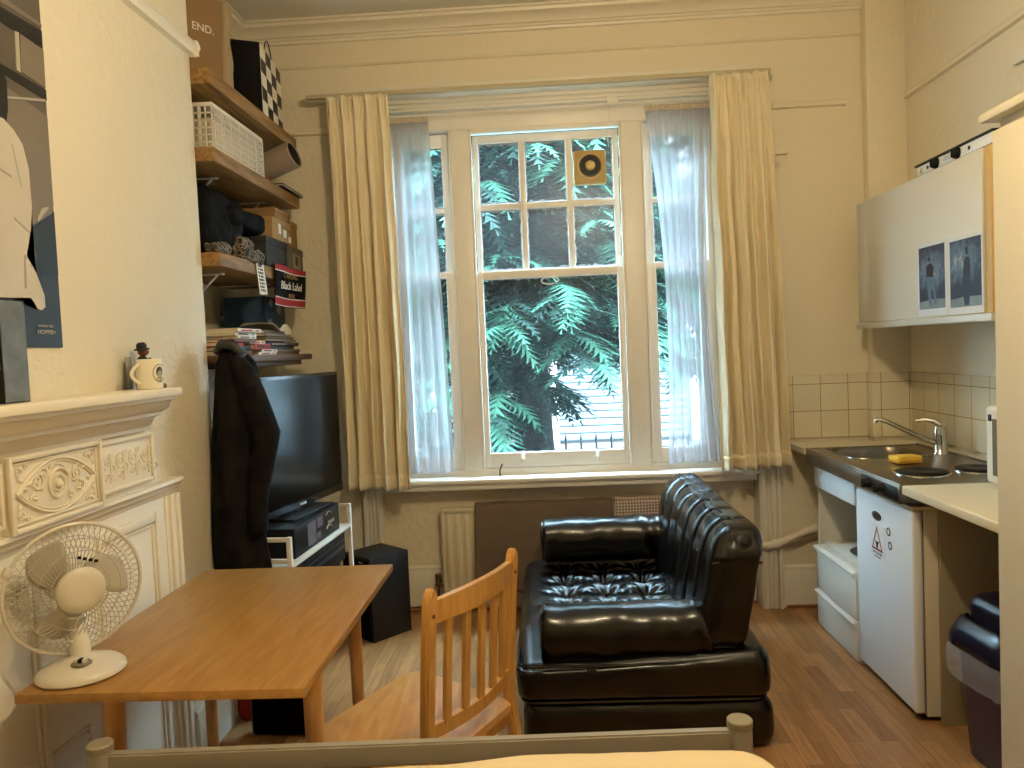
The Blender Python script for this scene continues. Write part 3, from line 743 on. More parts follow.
# ================================================================== CHAIR
A0 = Vector((-.372, 2.052, 0)); A1 = Vector((-.168, 2.45, 0)); dv = (A1-A0).normalized(); nv = Vector((-dv.y, dv.x, 0))
CM = Matrix((dv, nv, Vector((0, 0, 1)))).transposed().to_4x4(); CM.translation = A0 ; wid = (A1-A0).length
t = thing('dining_chair', (A0+A1)/2+nv*.2, 'light pine slat-back chair pulled up to the table', 'chair')
for i, x in enumerate((0, wid)):
    bm = NB()
    prof = [(-.02, 0), (.018, 0), (.020, .40), (.016, .86), (.009, .888), (0, .897), (-.012, .892), (-.020, .872), (-.022, .80), (-.012, .42)]
    off = lambda z: -.035*max(0, (z-.42)/.48)**1.3 + (-.05*(1-z/.42) if z < .42 else 0)
    zs = [0, .15, .30, .42, .52, .62, .72, .80, .86, .885, .897]
    ring = []
    for z in zs:
        w = .021 if z < .86 else (.021*math.sqrt(max(.02, 1-((z-.86)/.038)**2)))
        ring.append((z, w))
    L4 = []
    for z, w in ring:
        o = off(z); L4.append([bm.verts.new(CM @ Vector((x+a, o+b, z))) for a, b in ((-w, -.014), (w, -.014), (w, .014), (-w, .014))])
    for a, b in zip(L4, L4[1:]):
        for j in range(4): bm.faces.new((a[j], a[(j+1) % 4], b[(j+1) % 4], b[j]))
    bm.faces.new(L4[0][::-1]); bm.faces.new(L4[-1])
    bmesh.ops.bevel(bm, geom=[e for e in bm.edges], offset=.005, segments=2, affect='EDGES')
    link('back_post', bm, pine, t)
    bm = NB(); cyl(bm, CM @ Vector((x, off(.82)-.0145, .82)), CM @ Vector((x, off(.82)-.0165, .82)), .006, n=10); link('screw_cap', bm, dark_wood, t)
def crest(bm, z0, z1, bow, th, arch=0):
    n = 16; R = []
    for i in range(n+1):
        u = i/n; x = .018+(wid-.036)*u; c = math.sin(PI*u)
        def P(z, s): return CM @ Vector((x, off(z)-bow*c+s*th/2, z+(arch*c if z > (z0+z1)/2 else 0)))
        R.append([bm.verts.new(P(z, s)) for z, s in ((z0, -1), (z1, -1), (z1, 1), (z0, 1))])
    for a, b in zip(R, R[1:]):
        for j in range(4): bm.faces.new((a[j], b[j], b[(j+1) % 4], a[(j+1) % 4]))
    bm.faces.new(R[0]); bm.faces.new(R[-1][::-1])
bm = NB(); crest(bm, .795, .858, .035, .02, .010); link('crest_rail', bm, pine, t)
bm = NB(); crest(bm, .465, .505, .030, .02); link('lower_rail', bm, pine, t)
for i in range(5):
    u = (i+.95)/5.9; x = wid*u; c = math.sin(PI*u); bm = NB()
    L4 = [[bm.verts.new(CM @ Vector((x+a, off(z)-.032*c+b, z))) for a, b in ((-.014, -.006), (.014, -.006), (.014, .006), (-.014, .006))] for z in (.49, .60, .70, .805)]
    for a, b in zip(L4, L4[1:]):
        for j in range(4): bm.faces.new((a[j], a[(j+1) % 4], b[(j+1) % 4], b[j]))
    link('slat', bm, pine, t)
bm = NB()   # seat: rounded, slightly dished board
out = []
for cx, cyy, a0, r in ((wid-.01, .40, 0, .06), (.01, .40, 90, .06), (.02, .03, 180, .03), (wid-.02, .03, 270, .03)):
    for i in range(7): a = math.radians(a0+15*i); out.append((cx+(.035 if cyy > .2 else 0)*(1 if cx > .2 else -1)+r*math.cos(a)-(.03 if cx > .2 else -.03), cyy+r*math.sin(a)-.03))
prism(bm, [CM @ Vector((x, y, .380)) for x, y in out], (0, 0, .024)); bmesh.ops.bevel(bm, geom=[e for e in bm.edges if abs(e.verts[0].co.z-e.verts[1].co.z) < 1e-4], offset=.006, segments=3, affect='EDGES')
link('seat', bm, seat_w, t)
for x in (.01, wid-.01):
    bm = NB(); prism(bm, [CM @ Vector((x+a, .38+b, 0)) for a, b in ((-.016, -.016), (.016, -.016), (.016, .016), (-.016, .016))], (0, 0, .380)); link('front_leg', bm, pine, t)
for y0, y1, x0, x1, z in ((.0, .37, .0, .0, .2), (.0, .37, wid, wid, .2), (.2, .2, 0, wid, .2)):
    bm = NB(); tube(bm, [CM @ Vector((x0, y0, z)), CM @ Vector((x1, y1, z))], .010, 10); link('stretcher', bm, pine, t)
bm = NB()
for a in ((.01, .38, wid-.01, .38), (0, 0, wid, 0), (.0, .0, .01, .38), (wid, 0, wid-.01, .38)):
    p0 = Vector((a[0], a[1], 0)); p1 = Vector((a[2], a[3], 0)); n_ = (p1-p0).normalized().cross(Vector((0, 0, 1)))*.009
    prism(bm, [CM @ (v+Vector((0, 0, .33))) for v in (p0-n_, p1-n_, p1+n_, p0+n_)], (0, 0, .05))
link('seat_frame', bm, pine, t)
# ================================================================== BED
t = thing('bed', (-.33, .75, 0), 'bed with silver grey tubular footboard in the foreground', 'bed')
PX0, PX1, PYL, PYR = -1.085, .412, 1.72, 1.775
for x, y in ((PX0, PYL), (PX1, PYR)):
    bm = NB(); lathe(bm, [(0, 0), (.028, 0), (.028, .640), (0, .640)], 32, mx=Matrix.Translation((x, y, 0))); p = link('post', bm, bed_paint, t)
    bm = NB(); lathe(bm, [(.0285, .632), (.0295, .634), (.0295, .648), (.027, .651), (0, .652)], 32, mx=Matrix.Translation((x, y, 0))); link('end_cap', bm, mat('grey end cap', (150, 142, 124), .5), p)
def bar(bm, p0, p1, h, w):
    p0 = Vector(p0); p1 = Vector(p1); n_ = (p1-p0).normalized().cross(Vector((0, 0, 1)))*(w/2)
    prism(bm, [p0-n_, p1-n_, p1+n_, p0+n_], (0, 0, h))
    bmesh.ops.bevel(bm, geom=bm.edges[:], offset=.004, segments=2, affect='EDGES')
bm = NB(); bar(bm, (PX0+.02, PYL, .575), (PX1-.02, PYR, .575), .052, .026); link('foot_rail', bm, bed_paint, t)
bm = NB(); bar(bm, (PX0+.02, PYL, .27), (PX1-.02, PYR, .27), .05, .026); link('lower_rail', bm, bed_paint, t)
for s in (PX0, PX1):
    bm = NB(); bar(bm, (s, PYR-.06, .27), (s, -.3, .27), .06, .026); link('side_rail', bm, bed_paint, t)
    bm = NB(); cyl(bm, (s, -.3, 0), (s, -.3, .95), .028); link('head_post', bm, bed_paint, t)
bm = NB(); bar(bm, (PX0, -.3, .85), (PX1, -.3, .85), .052, .026); link('head_rail', bm, bed_paint, t)
bm = NB(); puff(bm, (-.335, .70, .43), (.71, .97, .115), (.05, .05, .05), (20, 24, 4)); link('mattress', bm, mat('mattress ticking', (220, 212, 196), .9), t, smooth=80)
bm = NB()
def duv(p, q):
    h = .012*noise.noise(Vector((p.x*3.5, p.y*3.5, 1)))+.004*noise.noise(p*12)
    if q.z > 0: p = p + Vector((0, 0, h*1.2-.055*max(0, -(p.x-.25))))
    return p
puff(bm, (-.31, .68, .600), (.765, .985, .066), (.10, .10, .065), (50, 50, 3), duv); tag(link('duvet', bm, sheet_m, smooth=80), 'cream bed cover lying on the bed in the bottom foreground', 'duvet')
# ================================================================== CEILING LAMP (above and behind the viewer's frame)
t = thing('pendant_lamp', (.4, 1.5, 2.8), 'bare bulb pendant lamp hanging from the ceiling', 'lamp')
bm = NB(); lathe(bm, [(0, 0), (.05, 0), (.05, -.01), (.02, -.04), (0, -.045)], 24, mx=Matrix.Translation((.4, 1.5, CZ))); cyl(bm, (.4, 1.5, CZ-.04), (.4, 1.5, 2.93), .004, n=8); link('flex', bm, whitepl, t)
bm = NB(); lathe(bm, [(0, 0), (.02, 0), (.022, -.02), (.018, -.06), (0, -.06)], 20, mx=Matrix.Translation((.4, 1.5, 2.945))); link('bulb_holder', bm, whitepl, t)
em = bpy.data.materials.new('glowing bulb'); em.use_nodes = True; b_ = em.node_tree.nodes['Principled BSDF']
b_.inputs['Emission Color'].default_value = LAMP_COLOR + (1,)
BR = .055
b_.inputs['Emission Strength'].default_value = LAMP_POWER/(4*PI*PI*BR*BR)/1.0
bm = NB(); bmesh.ops.create_uvsphere(bm, u_segments=24, v_segments=16, radius=BR, matrix=Matrix.Translation((.4, 1.5, 2.835))); link('bulb', bm, em, t, smooth=80)
# ================================================================== FIRE SURROUND
t = thing('mantelpiece', (-1.36, 2.035, 0), 'cream painted fire surround with carved frieze on the left wall', 'mantelpiece')
MY = 2.035
bm = NB()
box(bm, CHX-.002, -1.232, MY-.505, MY+.505, 1.425, 1.452, .005)
shp = [(.150, 0), (.150, .012), (.135, .016), (.125, .04), (.10, .052), (.10, .062), (.075, .068), (.06, .095), (.045, .10), (.045, .112), (.03, .118), (0, .118)]
mould(bm, [(0, 0)]+shp, (CHX, MY-.49, 1.425), (CHX, MY+.49, 1.425), (1, 0, 0))
link('shelf', bm, carve_m, t, smooth=45)
bm = NB(); box(bm, CHX-.002, -1.372, MY-.53, MY+.53, 1.10, 1.31, .003); box(bm, CHX-.002, -1.385, MY-.66, MY+.66, 0, 1.10, .003)
link('back_board', bm, carve_m, t)
def fr(bm, y0, y1, z0, z1, w, x0, x1, b=.004):
    box(bm, x0, x1, y0, y0+w, z0, z1, b); box(bm, x0, x1, y1-w, y1, z0, z1, b); box(bm, x0, x1, y0+w, y1-w, z0, z0+w, b); box(bm, x0, x1, y0+w, y1-w, z1-w, z1, b)
def arcs(bm, X, pts, r=.004): tube(bm, [(X, y, z) for y, z in pts], r, 6)
def scroll(bm, X, cyy, cz, R, turns, s, r=.004, a0=0):
    pts = []
    n = int(turns*18)
    for i in range(n+1):
        k = i/n; a = a0+s*turns*2*PI*k; rr = R*(1-.85*k); pts.append((cyy+rr*math.cos(a), cz+rr*math.sin(a)))
    tube(bm, [(X, y, z) for y, z in pts], [r*(1-.4*i/n) for i in range(n+1)], 6)
def leafy(bm, X, y, z, a, L_, w=.3):
    ca, sa = math.cos(a), math.sin(a); P = []
    for u, v in ((0, 0), (.3, w*.8), (.6, w), (1, 0), (.6, -w), (.3, -w*.8)): P.append((X, y+L_*(u*ca-v*sa), z+L_*(u*sa+v*ca)))
    tp = (X+.006, y+L_*.5*ca, z+L_*.5*sa); q = [bm.verts.new(p) for p in P]; m_ = bm.verts.new(tp)
    for i in range(6): bm.faces.new((q[i], q[(i+1) % 6], m_))
# centre panel (raised), with pointed oval, spiral and sprays
bm = NB(); box(bm, -1.375, -1.352, MY-.20, MY+.20, 1.118, 1.315, .003); fr(bm, MY-.20, MY+.20, 1.118, 1.315, .014, -1.355, -1.338); fr(bm, MY-.182, MY+.182, 1.136, 1.297, .006, -1.353, -1.346, .002)
c_ = link('centre_panel', bm, carve_m, t)
bm = NB(); X = -1.350; cz = 1.2165
for s in (1, -1):
    for k, r in ((0, .0055), (.012, .0028)):
        arcs(bm, X, [(MY-.168+k+(.336-2*k)*i/24, cz+s*(.072-k*.7)*math.sin(PI*i/24)**.85) for i in range(25)], r)
scroll(bm, X, MY, cz, .046, 2.3, 1, .0055, .5); scroll(bm, X, MY, cz, .062, 1.1, -1, .004, 2.2)
for s in (1, -1):
    scroll(bm, X, MY+s*.085, cz+.018, .024, 1.6, s, .0035, 1); scroll(bm, X, MY+s*.10, cz-.022, .018, 1.4, -s, .003, 2); scroll(bm, X, MY+s*.055, cz-.036*s, .014, 1.2, s, .003, 2)
    for i in range(9):
        leafy(bm, X, MY+s*(.06+.011*i), cz+.03*math.sin(i*2.1), (0 if s > 0 else PI)+.9*math.sin(i*1.7), .022)
    for u in (1, -1):
        scroll(bm, X, MY+s*.155, cz+u*.058, .013, 1.5, s*u, .003); scroll(bm, X, MY+s*.128, cz+u*.066, .008, 1.2, -s*u, .0025)
        leafy(bm, X, MY+s*.16, cz+u*.045, -u*1.3, .018); leafy(bm, X, MY+s*.135, cz+u*.062, PI*(s < 0), .02)
bmesh.ops.create_uvsphere(bm, u_segments=14, v_segments=8, radius=.012, matrix=Matrix.Translation((X, MY, cz)))
link('carving', bm, carve_m, c_, smooth=60)
for s in (1, -1):
    y0, y1 = sorted((MY+s*.205, MY+s*.525))
    bm = NB(); box(bm, -1.378, -1.362, y0, y1, 1.135, 1.305, .003); fr(bm, y0, y1, 1.14, 1.303, .013, -1.364, -1.352); p_ = link('side_panel', bm, carve_m, t)
    bm = NB(); X = -1.3605
    for i in range(4):
        yy = y0+.045+i*.076
        scroll(bm, X, yy, 1.232, .026, 1.6, 1, .0032, i); scroll(bm, X, yy+.03, 1.208, .018, 1.4, -1, .003, i+2); scroll(bm, X, yy, 1.19, .014, 1.3, 1, .0028)
        leafy(bm, X, yy+.03, 1.245, 1.2, .024); leafy(bm, X, yy-.01, 1.20, -2, .02)
        arcs(bm, X, [(yy+.018, 1.17), (yy+.022, 1.20), (yy+.018, 1.262)], .002)
    link('carving', bm, carve_m, p_, smooth=60)
    bm = NB(); X = -1.38     # scroll bracket at the end
    e = MY+s*.545
    prism(bm, [(-1.395, e-s*.02, 1.31), (-1.395, e+s*.005, 1.28), (-1.395, e+s*.03, 1.235), (-1.395, e+s*.05, 1.20), (-1.395, e+s*.05, 1.155), (-1.395, e+s*.03, 1.13), (-1.395, e-s*.02, 1.125)], (.012, 0, 0))
    scroll(bm, X, e+s*.022, 1.175, .024, 1.6, s, .003); scroll(bm, X, e, 1.235, .016, 1.3, -s, .003); arcs(bm, X, [(e-s*.015, 1.30), (e+s*.004, 1.275), (e+s*.02, 1.22)], .003)
    link('end_scroll', bm, carve_m, t, smooth=60)
arch = [(0, 0), (.048, 0), (.05, .012), (.038, .02), (.034, .034), (.022, .04), (.018, .056), (.008, .062), (0, .064)]
bm = NB(); mould(bm, [(a, b) for a, b in arch], (CHX, MY-.72, 1.118), (CHX, MY+.72, 1.118), (1, 0, 0)); link('frieze_moulding', bm, carve_m, t, smooth=45)
for s in (1, -1):
    bm = NB(); y1 = MY+s*.715
    for a, b, x in ((0, .022, -1.366), (.022, .05, -1.376), (.05, .062, -1.370), (.062, .085, -1.380)):
        q0, q1 = sorted((y1-s*a, y1-s*b)); box(bm, CHX-.002, x, q0, q1, 0, 1.06, .003)
    link('architrave', bm, carve_m, t)
bm = NB(); fr(bm, MY-.58, MY-.06, .12, 1.0, .03, -1.388, -1.372, .006); fr(bm, MY-.545, MY-.095, .155, .965, .01, -1.388, -1.378, .003)
fr(bm, MY+.205, MY+.575, .12, 1.02, .03, -1.388, -1.372, .006); fr(bm, MY+.24, MY+.54, .155, .985, .01, -1.388, -1.378, .003)
link('panel_moulding', bm, carve_m, t)
t = thing('vent_grille', (-1.38, 2.04, .42), 'cream louvred vent low on the fire surround under the table', 'vent')
bm = NB(); fr(bm, 1.93, 2.15, .28, .49, .012, -1.386, -1.376, .002); link('frame', bm, plaster, t)
bm = NB()
for i in range(8):
    z = .30+i*.023; prism(bm, [(-1.384, 1.94, z), (-1.372, 1.94, z-.004), (-1.384, 1.94, z+.012)], (0, .2, 0))
link('louvres', bm, gloss_w, t)
# ------------------------------------------------------------------ poster
t = thing('poster', (-1.397, 1.8, 1.59), 'grey photographic poster of a person in a pale jacket on the left wall', 'poster')
PXp = -1.396
bm = NB(); box(bm, CHX-.001, PXp, 1.45, 2.168, 1.592, 2.60, 0); link('sheet', bm, mat('poster warm grey', (92, 84, 74), .45, var=.2, vscale=3), t)
def flat(name, polys, mats, parent, X0=PXp, lift=.0004):
    bm = NB()
    for i, (pts, mi) in enumerate(polys): prism(bm, [(X0, y, z) for y, z in pts], (lift*(1+i), 0, 0), mi)
    bmesh.ops.triangulate(bm, faces=bm.faces[:], ngon_method='EAR_CLIP')
    return link(name, bm, mats, parent, smooth=0)
pd, pl_, pm_, pn = mat('poster near black', (24, 22, 20), .4), mat('poster light grey', (168, 160, 146), .45, var=.1), mat('poster mid grey', (120, 110, 96), .45, var=.15), mat('poster navy', (34, 37, 44), .4, var=.2)
flat('background_print', [
 ([(1.45, 2.0), (2.168, 1.98), (2.167, 1.592), (1.45, 1.592)], 3),
 ([(2.168, 2.25), (2.168, 2.0), (2.09, 1.82), (1.9, 2.1), (1.9, 2.3)], 2),
 ([(2.168, 1.98), (2.168, 1.80), (2.09, 1.79), (2.06, 1.92)], 0),
 ([(2.168, 2.491), (2.168, 2.441), (2.0, 2.445), (1.45, 2.45), (1.45, 2.50), (2.008, 2.487)], 0),
 ([(2.168, 2.51), (2.168, 2.50), (2.0, 2.50), (1.45, 2.52), (1.45, 2.54)], 2),
 ([(2.168, 2.325), (2.168, 2.295), (1.99, 2.311), (1.45, 2.33), (1.45, 2.36)], 0),
 ([(2.072, 2.444), (2.168, 2.438), (2.166, 2.33), (2.065, 2.34)], 2),
 ([(2.051, 2.443), (2.066, 2.445), (2.063, 2.337), (2.047, 2.339)], 1),
 ([(1.93, 2.44), (1.945, 2.44), (1.945, 2.33), (1.93, 2.33)], 1),
 ([(2.16, 2.29), (1.93, 2.23), (1.93, 2.235), (2.16, 2.297)], 1),
 ([(2.11, 1.98), (2.14, 1.99), (2.14, 1.985), (2.09, 1.94), (2.09, 1.95)], 1)], [pd, pl_, pm_, pn], t)
jk = mat('poster pale jacket', (196, 188, 172), .45, var=.12, vscale=7)
PXf = PXp+.0055
o = flat('figure_print', [
 ([(1.86, 2.31), (1.95, 2.325), (1.99, 2.309), (2.0, 2.291), (1.997, 2.219), (1.987, 2.181), (1.93, 2.16), (1.86, 2.18)], 1),
 ([(1.60, 2.14), (1.80, 2.20), (1.977, 2.188), (2.012, 2.17), (2.045, 2.139), (2.063, 2.078), (2.065, 1.975), (2.054, 1.914), (2.029, 1.839), (2.064, 1.796), (2.092, 1.738), (2.093, 1.705), (2.078, 1.695), (2.062, 1.696), (2.035, 1.727), (1.97, 1.722), (1.6, 1.71)], 0),
 ([(2.0, 2.13), (2.004, 2.13), (2.03, 2.02), (2.026, 2.02)], 2), ([(1.99, 1.93), (2.05, 1.90), (2.05, 1.906), (1.99, 1.936)], 2), ([(1.95, 2.05), (1.99, 2.04), (1.99, 2.045), (1.95, 2.055)], 2),
 ([(2.02, 1.84), (2.025, 1.84), (2.02, 1.75), (2.012, 1.75)], 2)], [jk, pd, mat('poster jacket crease', (160, 152, 138), .45)], t, X0=PXf)
fx = lambda y, z, X=PXp+.0062: frame_mx((X, y, z), (0, 1, 0), (0, 0, 1))
text('poster_text', 'HOMME+', .017, pl_, t, fx(2.092, 1.634), sx=1.1); text('poster_text', 'comme des', .013, pl_, t, fx(2.088, 1.652), sx=1.1)
# ------------------------------------------------------------------ things on the mantelpiece
t = thing('boxed_bottle', (-1.32, 1.80, 1.452), 'tall black and silver gift box standing on the mantel shelf', 'box')
bm = NB(); box(bm, -1.365, -1.282, 1.757, 1.85, 1.453, 1.702, .002); link('carton', bm, black_pl, t)
bm = NB(); box(bm, -1.2825, -1.281, 1.760, 1.847, 1.456, 1.699, 0); link('foil_side', bm, mat('pewter foil', (120, 116, 106), .35, .6, var=.5, vscale=18, bump=.3), t)
lm = mat('pale print', (186, 176, 150), .5)
bm = NB(); box(bm, -1.325, -1.287, 1.7555, 1.7575, 1.535, 1.551, 0); link('gold_label', bm, lm, t)
text('carton_text', 'PRO', .008, black_pl, t, frame_mx((-1.305, 1.7548, 1.543), (1, 0, 0), (0, 0, 1))); text('carton_text', 'M', .022, lm, t, frame_mx((-1.297, 1.7555, 1.60), (1, 0, 0), (0, 0, 1)))
t = thing('mug', (-1.31, 2.42, 1.452), 'white mug printed with a round portrait on the mantel shelf', 'mug')
mm = Matrix.Translation((-1.30, 2.46, 1.453))
bm = NB(); lathe(bm, [(0, .003), (.036, .003), (.038, 0), (.040, .003), (.041, .02), (.041, .094), (.0395, .097), (.037, .094), (.0365, .01), (0, .008)], 36, mx=mm); link('mug_body', bm, mat('white glazed ceramic', (232, 226, 206), .15), t)
hd = Vector((-.35, -.93, 0)).normalized()
bm = NB(); tube(bm, [mm @ (hd*(.038+.032*math.sin(PI*i/10))+Vector((0, 0, .082-.064*i/10))) for i in range(11)], .0055, 8); link('handle', bm, MATS['white glazed ceramic'], t)
fd = Vector((.86, -.5, 0)).normalized(); sd = Vector((.5, .86, 0))
def onmug(a, h, r=.0414): return mm @ Vector((r*math.cos(a), r*math.sin(a), h))
bm = NB(); a0 = -.25
def disk(bm, ac, hc, ra, rb, r, mi=0, n=24):
    c = bm.verts.new(onmug(ac, hc, r+.0002)); q = [bm.verts.new(onmug(ac+ra*math.cos(i*2*PI/n), hc+rb*math.sin(i*2*PI/n), r)) for i in range(n)]
    for i in range(n): bm.faces.new((c, q[i], q[(i+1) % n])).material_index = mi
disk(bm, a0, .05, .60, .030, .0414, 1); disk(bm, a0, .05, .55, .0275, .0416, 0); disk(bm, a0, .054, .34, .018, .0418, 1); disk(bm, a0, .046, .24, .013, .0420, 2); disk(bm, a0, .03, .34, .009, .0418, 3)
for dx_ in (-.09, .09): disk(bm, a0+dx_, .050, .035, .0018, .0423, 1, 8)
disk(bm, a0, .040, .07, .0012, .0423, 1, 8)
link('portrait_print', bm, [mat('mug print white', (226, 220, 200), .3), mat('mug print dark', (60, 54, 46), .3), mat('mug print grey', (170, 160, 140), .3), mat('mug print olive', (140, 134, 104), .3)], t, recalc=False)
t = thing('figurine', (-1.35, 2.50, 1.453), 'small dark figurine in a black hat and coat behind the mug', 'figurine')
fmx = Matrix.Translation((-1.355, 2.525, 1.453))
bm = NB(); lathe(bm, [(0, 0), (.024, 0), (.026, .02), (.022, .05), (.024, .075), (.016, .10), (.010, .108), (0, .11)], 20, mx=fmx); link('coat', bm, mat('figurine black', (22, 20, 24), .6), t)
bm = NB(); tube(bm, [fmx @ Vector(v) for v in ((.012, .018, .098), (.02, .035, .07), (.022, .042, .045))], [.009, .008, .009], 8); link('arm', bm, MATS['figurine black'], t)
bm = NB(); bmesh.ops.create_uvsphere(bm, u_segments=16, v_segments=10, radius=.017, matrix=fmx @ Matrix.Translation((.002, .002, .124))); lathe(bm, [(.008, 0), (.005, .012), (0, .018)], 12, mx=fmx @ Matrix.Translation((.008, .012, .12)) @ Matrix.Rotation(-1.2, 4, 'X')); link('head', bm, mat('figurine brown', (120, 66, 42), .6), t)
bm = NB(); lathe(bm, [(.026, 0), (.024, .003), (.017, .005), (.016, .018), (.010, .024), (0, .025)], 20, mx=fmx @ Matrix.Translation((0, 0, .130)) @ Matrix.Rotation(.15, 4, 'X')); link('hat', bm, MATS['figurine black'], t)
bm = NB(); box(bm, -1.385, -1.378, 2.47, 2.50, 1.453, 1.56, .003); tag(link('card', bm, mat('grey card', (140, 140, 130), .7)), 'small grey card leaning on the wall behind the mug', 'card')
bm = NB(); lathe(bm, [(0, 0), (.009, 0), (.011, .006), (.008, .014), (0, .016)], 12, mx=Matrix.Translation((-1.285, 2.518, 1.453))); box(bm, -1.292, -1.278, 2.512, 2.522, 1.453, 1.458, .001)
tag(link('pebble', bm, mat('reddish brown stone', (120, 66, 42), .6)), 'tiny reddish brown piece on the mantel shelf beside the mug', 'ornament')
# ================================================================== DESK FAN
t = thing('desk_fan', (-1.218, 1.878, .752), 'white desk fan with wire guard on the table corner', 'fan')
fw_ = mat('fan white plastic', (212, 206, 192), .3); fg = mat('fan guard wire', (186, 180, 166), .4)
bm = NB(); lathe(bm, [(0, 0), (.098, 0), (.104, .006), (.103, .014), (.092, .024), (.06, .036), (.035, .042), (.022, .05), (0, .05)], 48, mx=Matrix.Translation((-1.218, 1.878, .7525))); link('base', bm, fw_, t, smooth=50)
bm = NB(); lathe(bm, [(.024, 0), (.024, .003), (.020, .006), (0, .006)], 20, mx=Matrix.Translation((-1.196, 1.844, .7905)))
o_ = link('button_plate', bm, mat('grey fan trim', (120, 112, 100), .4), t)
for k in range(3):
    bm = NB(); box(bm, -1.210+.011*k, -1.202+.011*k, 1.832, 1.848, .794, .806, .002); link('speed_button', bm, black_pl if k == 1 else fw_, t)
FC = Vector((-1.238, 1.905, .966)); F = Vector((.80, -.62, -.02)).normalized()
up_ = Vector((0, 0, 1)); Rr = F.cross(up_).normalized(); Uu = Rr.cross(F).normalized()
FM = Matrix((Rr, Uu, F)).transposed().to_4x4(); FM.translation = FC
bm = NB(); tube(bm, [Vector((-1.225, 1.888, .79)), Vector((-1.238, 1.905, .86)), FC-F*.06+Vector((0, 0, -.06)), FC-F*.06], [.026, .022, .024, .03], 16); link('neck', bm, fw_, t)
bm = NB(); lathe(bm, [(0, -.115), (.03, -.112), (.045, -.10), (.05, -.06), (.045, -.035), (0, -.03)], 32, mx=FM); link('motor_housing', bm, fw_, t, smooth=50)
RG = .165
bm = NB()
for k in range(3):     # three broad overlapping petals
    n_, m2_ = 12, 8; g = []
    for i in range(n_+1):
        r = .03+.105*i/n_; row = []
        wdt = 1.15*math.sin(PI*(.25+.62*i/n_))**.8
        for j in range(m2_+1):
            a = k*2*PI/3 + .55 + (j/m2_-.5)*wdt*1.05 + .5*(r-.03)/.105
            row.append(bm.verts.new(FM @ Vector((r*math.cos(a), r*math.sin(a), -.016+.030*(j/m2_-.5)))))
        g.append(row)
    for i in range(n_):
        for j in range(m2_): bm.faces.new((g[i][j], g[i+1][j], g[i+1][j+1], g[i][j+1]))
lathe(bm, [(0, -.02), (.033, -.02), (.033, .0), (0, .004)], 24, mx=FM)
link('blades', bm, mat('translucent grey fan blade', (190, 184, 170), .35), t, smooth=60, solid=.002)
def dome(r, s): return s*(.040*(1-(r/RG)**2)**.6) if r < RG else 0
def guard(s):
    bm = NB(); n_ = 60
    for k in range(n_):
        pts = []
        for i in range(9):
            r = .052+(RG-.052)*i/8; a = 2*PI*k/n_ + s*.5*(i/8)
            pts.append(FM @ Vector((r*math.cos(a), r*math.sin(a), dome(r, s))))
        tube(bm, pts, .0009, 4)
    for r in (.07, .10, .13): tube(bm, [FM @ Vector((r*math.cos(a*PI/32), r*math.sin(a*PI/32), dome(r, s))) for a in range(64)], .0011, 4, closed=True)
    return bm
link('front_guard', guard(1), fg, t); link('rear_guard', guard(-1), fg, t)
bm = NB(); tube(bm, [FM @ Vector((RG*math.cos(a*PI/40), RG*math.sin(a*PI/40), 0)) for a in range(80)], .005, 8, closed=True); box(bm, -.012, .012, RG-.002, RG+.012, -.008, .008, .003, mx=FM @ Matrix.Rotation(-1.1, 4, 'Z')); link('guard_rim', bm, fw_, t)
bm = NB(); lathe(bm, [(.058, .030), (.060, .037), (.056, .043), (.034, .047), (0, .049)], 40, mx=FM); hb = link('centre_badge', bm, fw_, t, smooth=50)
# dark vent slots above the hub
bm = NB()
for i in range(4): box(bm, -.03+.014*i, -.02+.014*i, .070+.003*i, .078+.003*i, .0385, .0400, .001, mx=FM @ Matrix.Rotation(.2, 4, 'Z'))
link('guard_badge', bm, black_pl, t)
# ================================================================== ALCOVE SHELVES
SXF = -1.33; SB = XL+.002
def shelf(z1, th, label, m=plank, y1=4.24, x1=SXF, y0=3.135):
    t = thing('wall_shelf', ((SB+x1)/2, 3.7, z1-th), label, 'shelf', None)
    bm = NB(); box(bm, SB, x1, y0, y1, z1-th, z1, .005); link('board', bm, m, t)
    return t
def bracket(t, y, z, d=.28):
    bm = NB(); box(bm, SB, SB+.004, y-.012, y+.012, z-.2, z, .001); box(bm, SB, SB+d, y-.012, y+.012, z-.005, z-.001, .001); tube(bm, [(SB+.004, y, z-.17), (SB+d*.55, y, z-.10), (SB+d*.9, y, z-.006)], .005, 6); link('bracket', bm, whitepl, t)
s1 = shelf(2.735, .066, 'top pine plank shelf in the alcove, carrying the carton and paper bags')
s2 = shelf(2.415, .060, 'second pine plank shelf in the alcove, carrying the white basket', y1=4.24)
s3 = shelf(1.985, .058, 'third pine plank shelf in the alcove, carrying shoe boxes and bags', y1=4.2)
s4 = shelf(1.555, .030, 'lowest dark wooden shelf in the alcove, stacked with books', dark_wood, 4.22, -1.30)
for s_, z in ((s1, 2.669), (s2, 2.355), (s3, 1.927), (s4, 1.525)):
    for y in (3.42, 4.0): bracket(s_, y, z)
bm = NB(); box(bm, SB+.02, -1.34, 3.3, 4.15, 1.50, 1.524, .003); link('under_board', bm, dark_wood, s4)
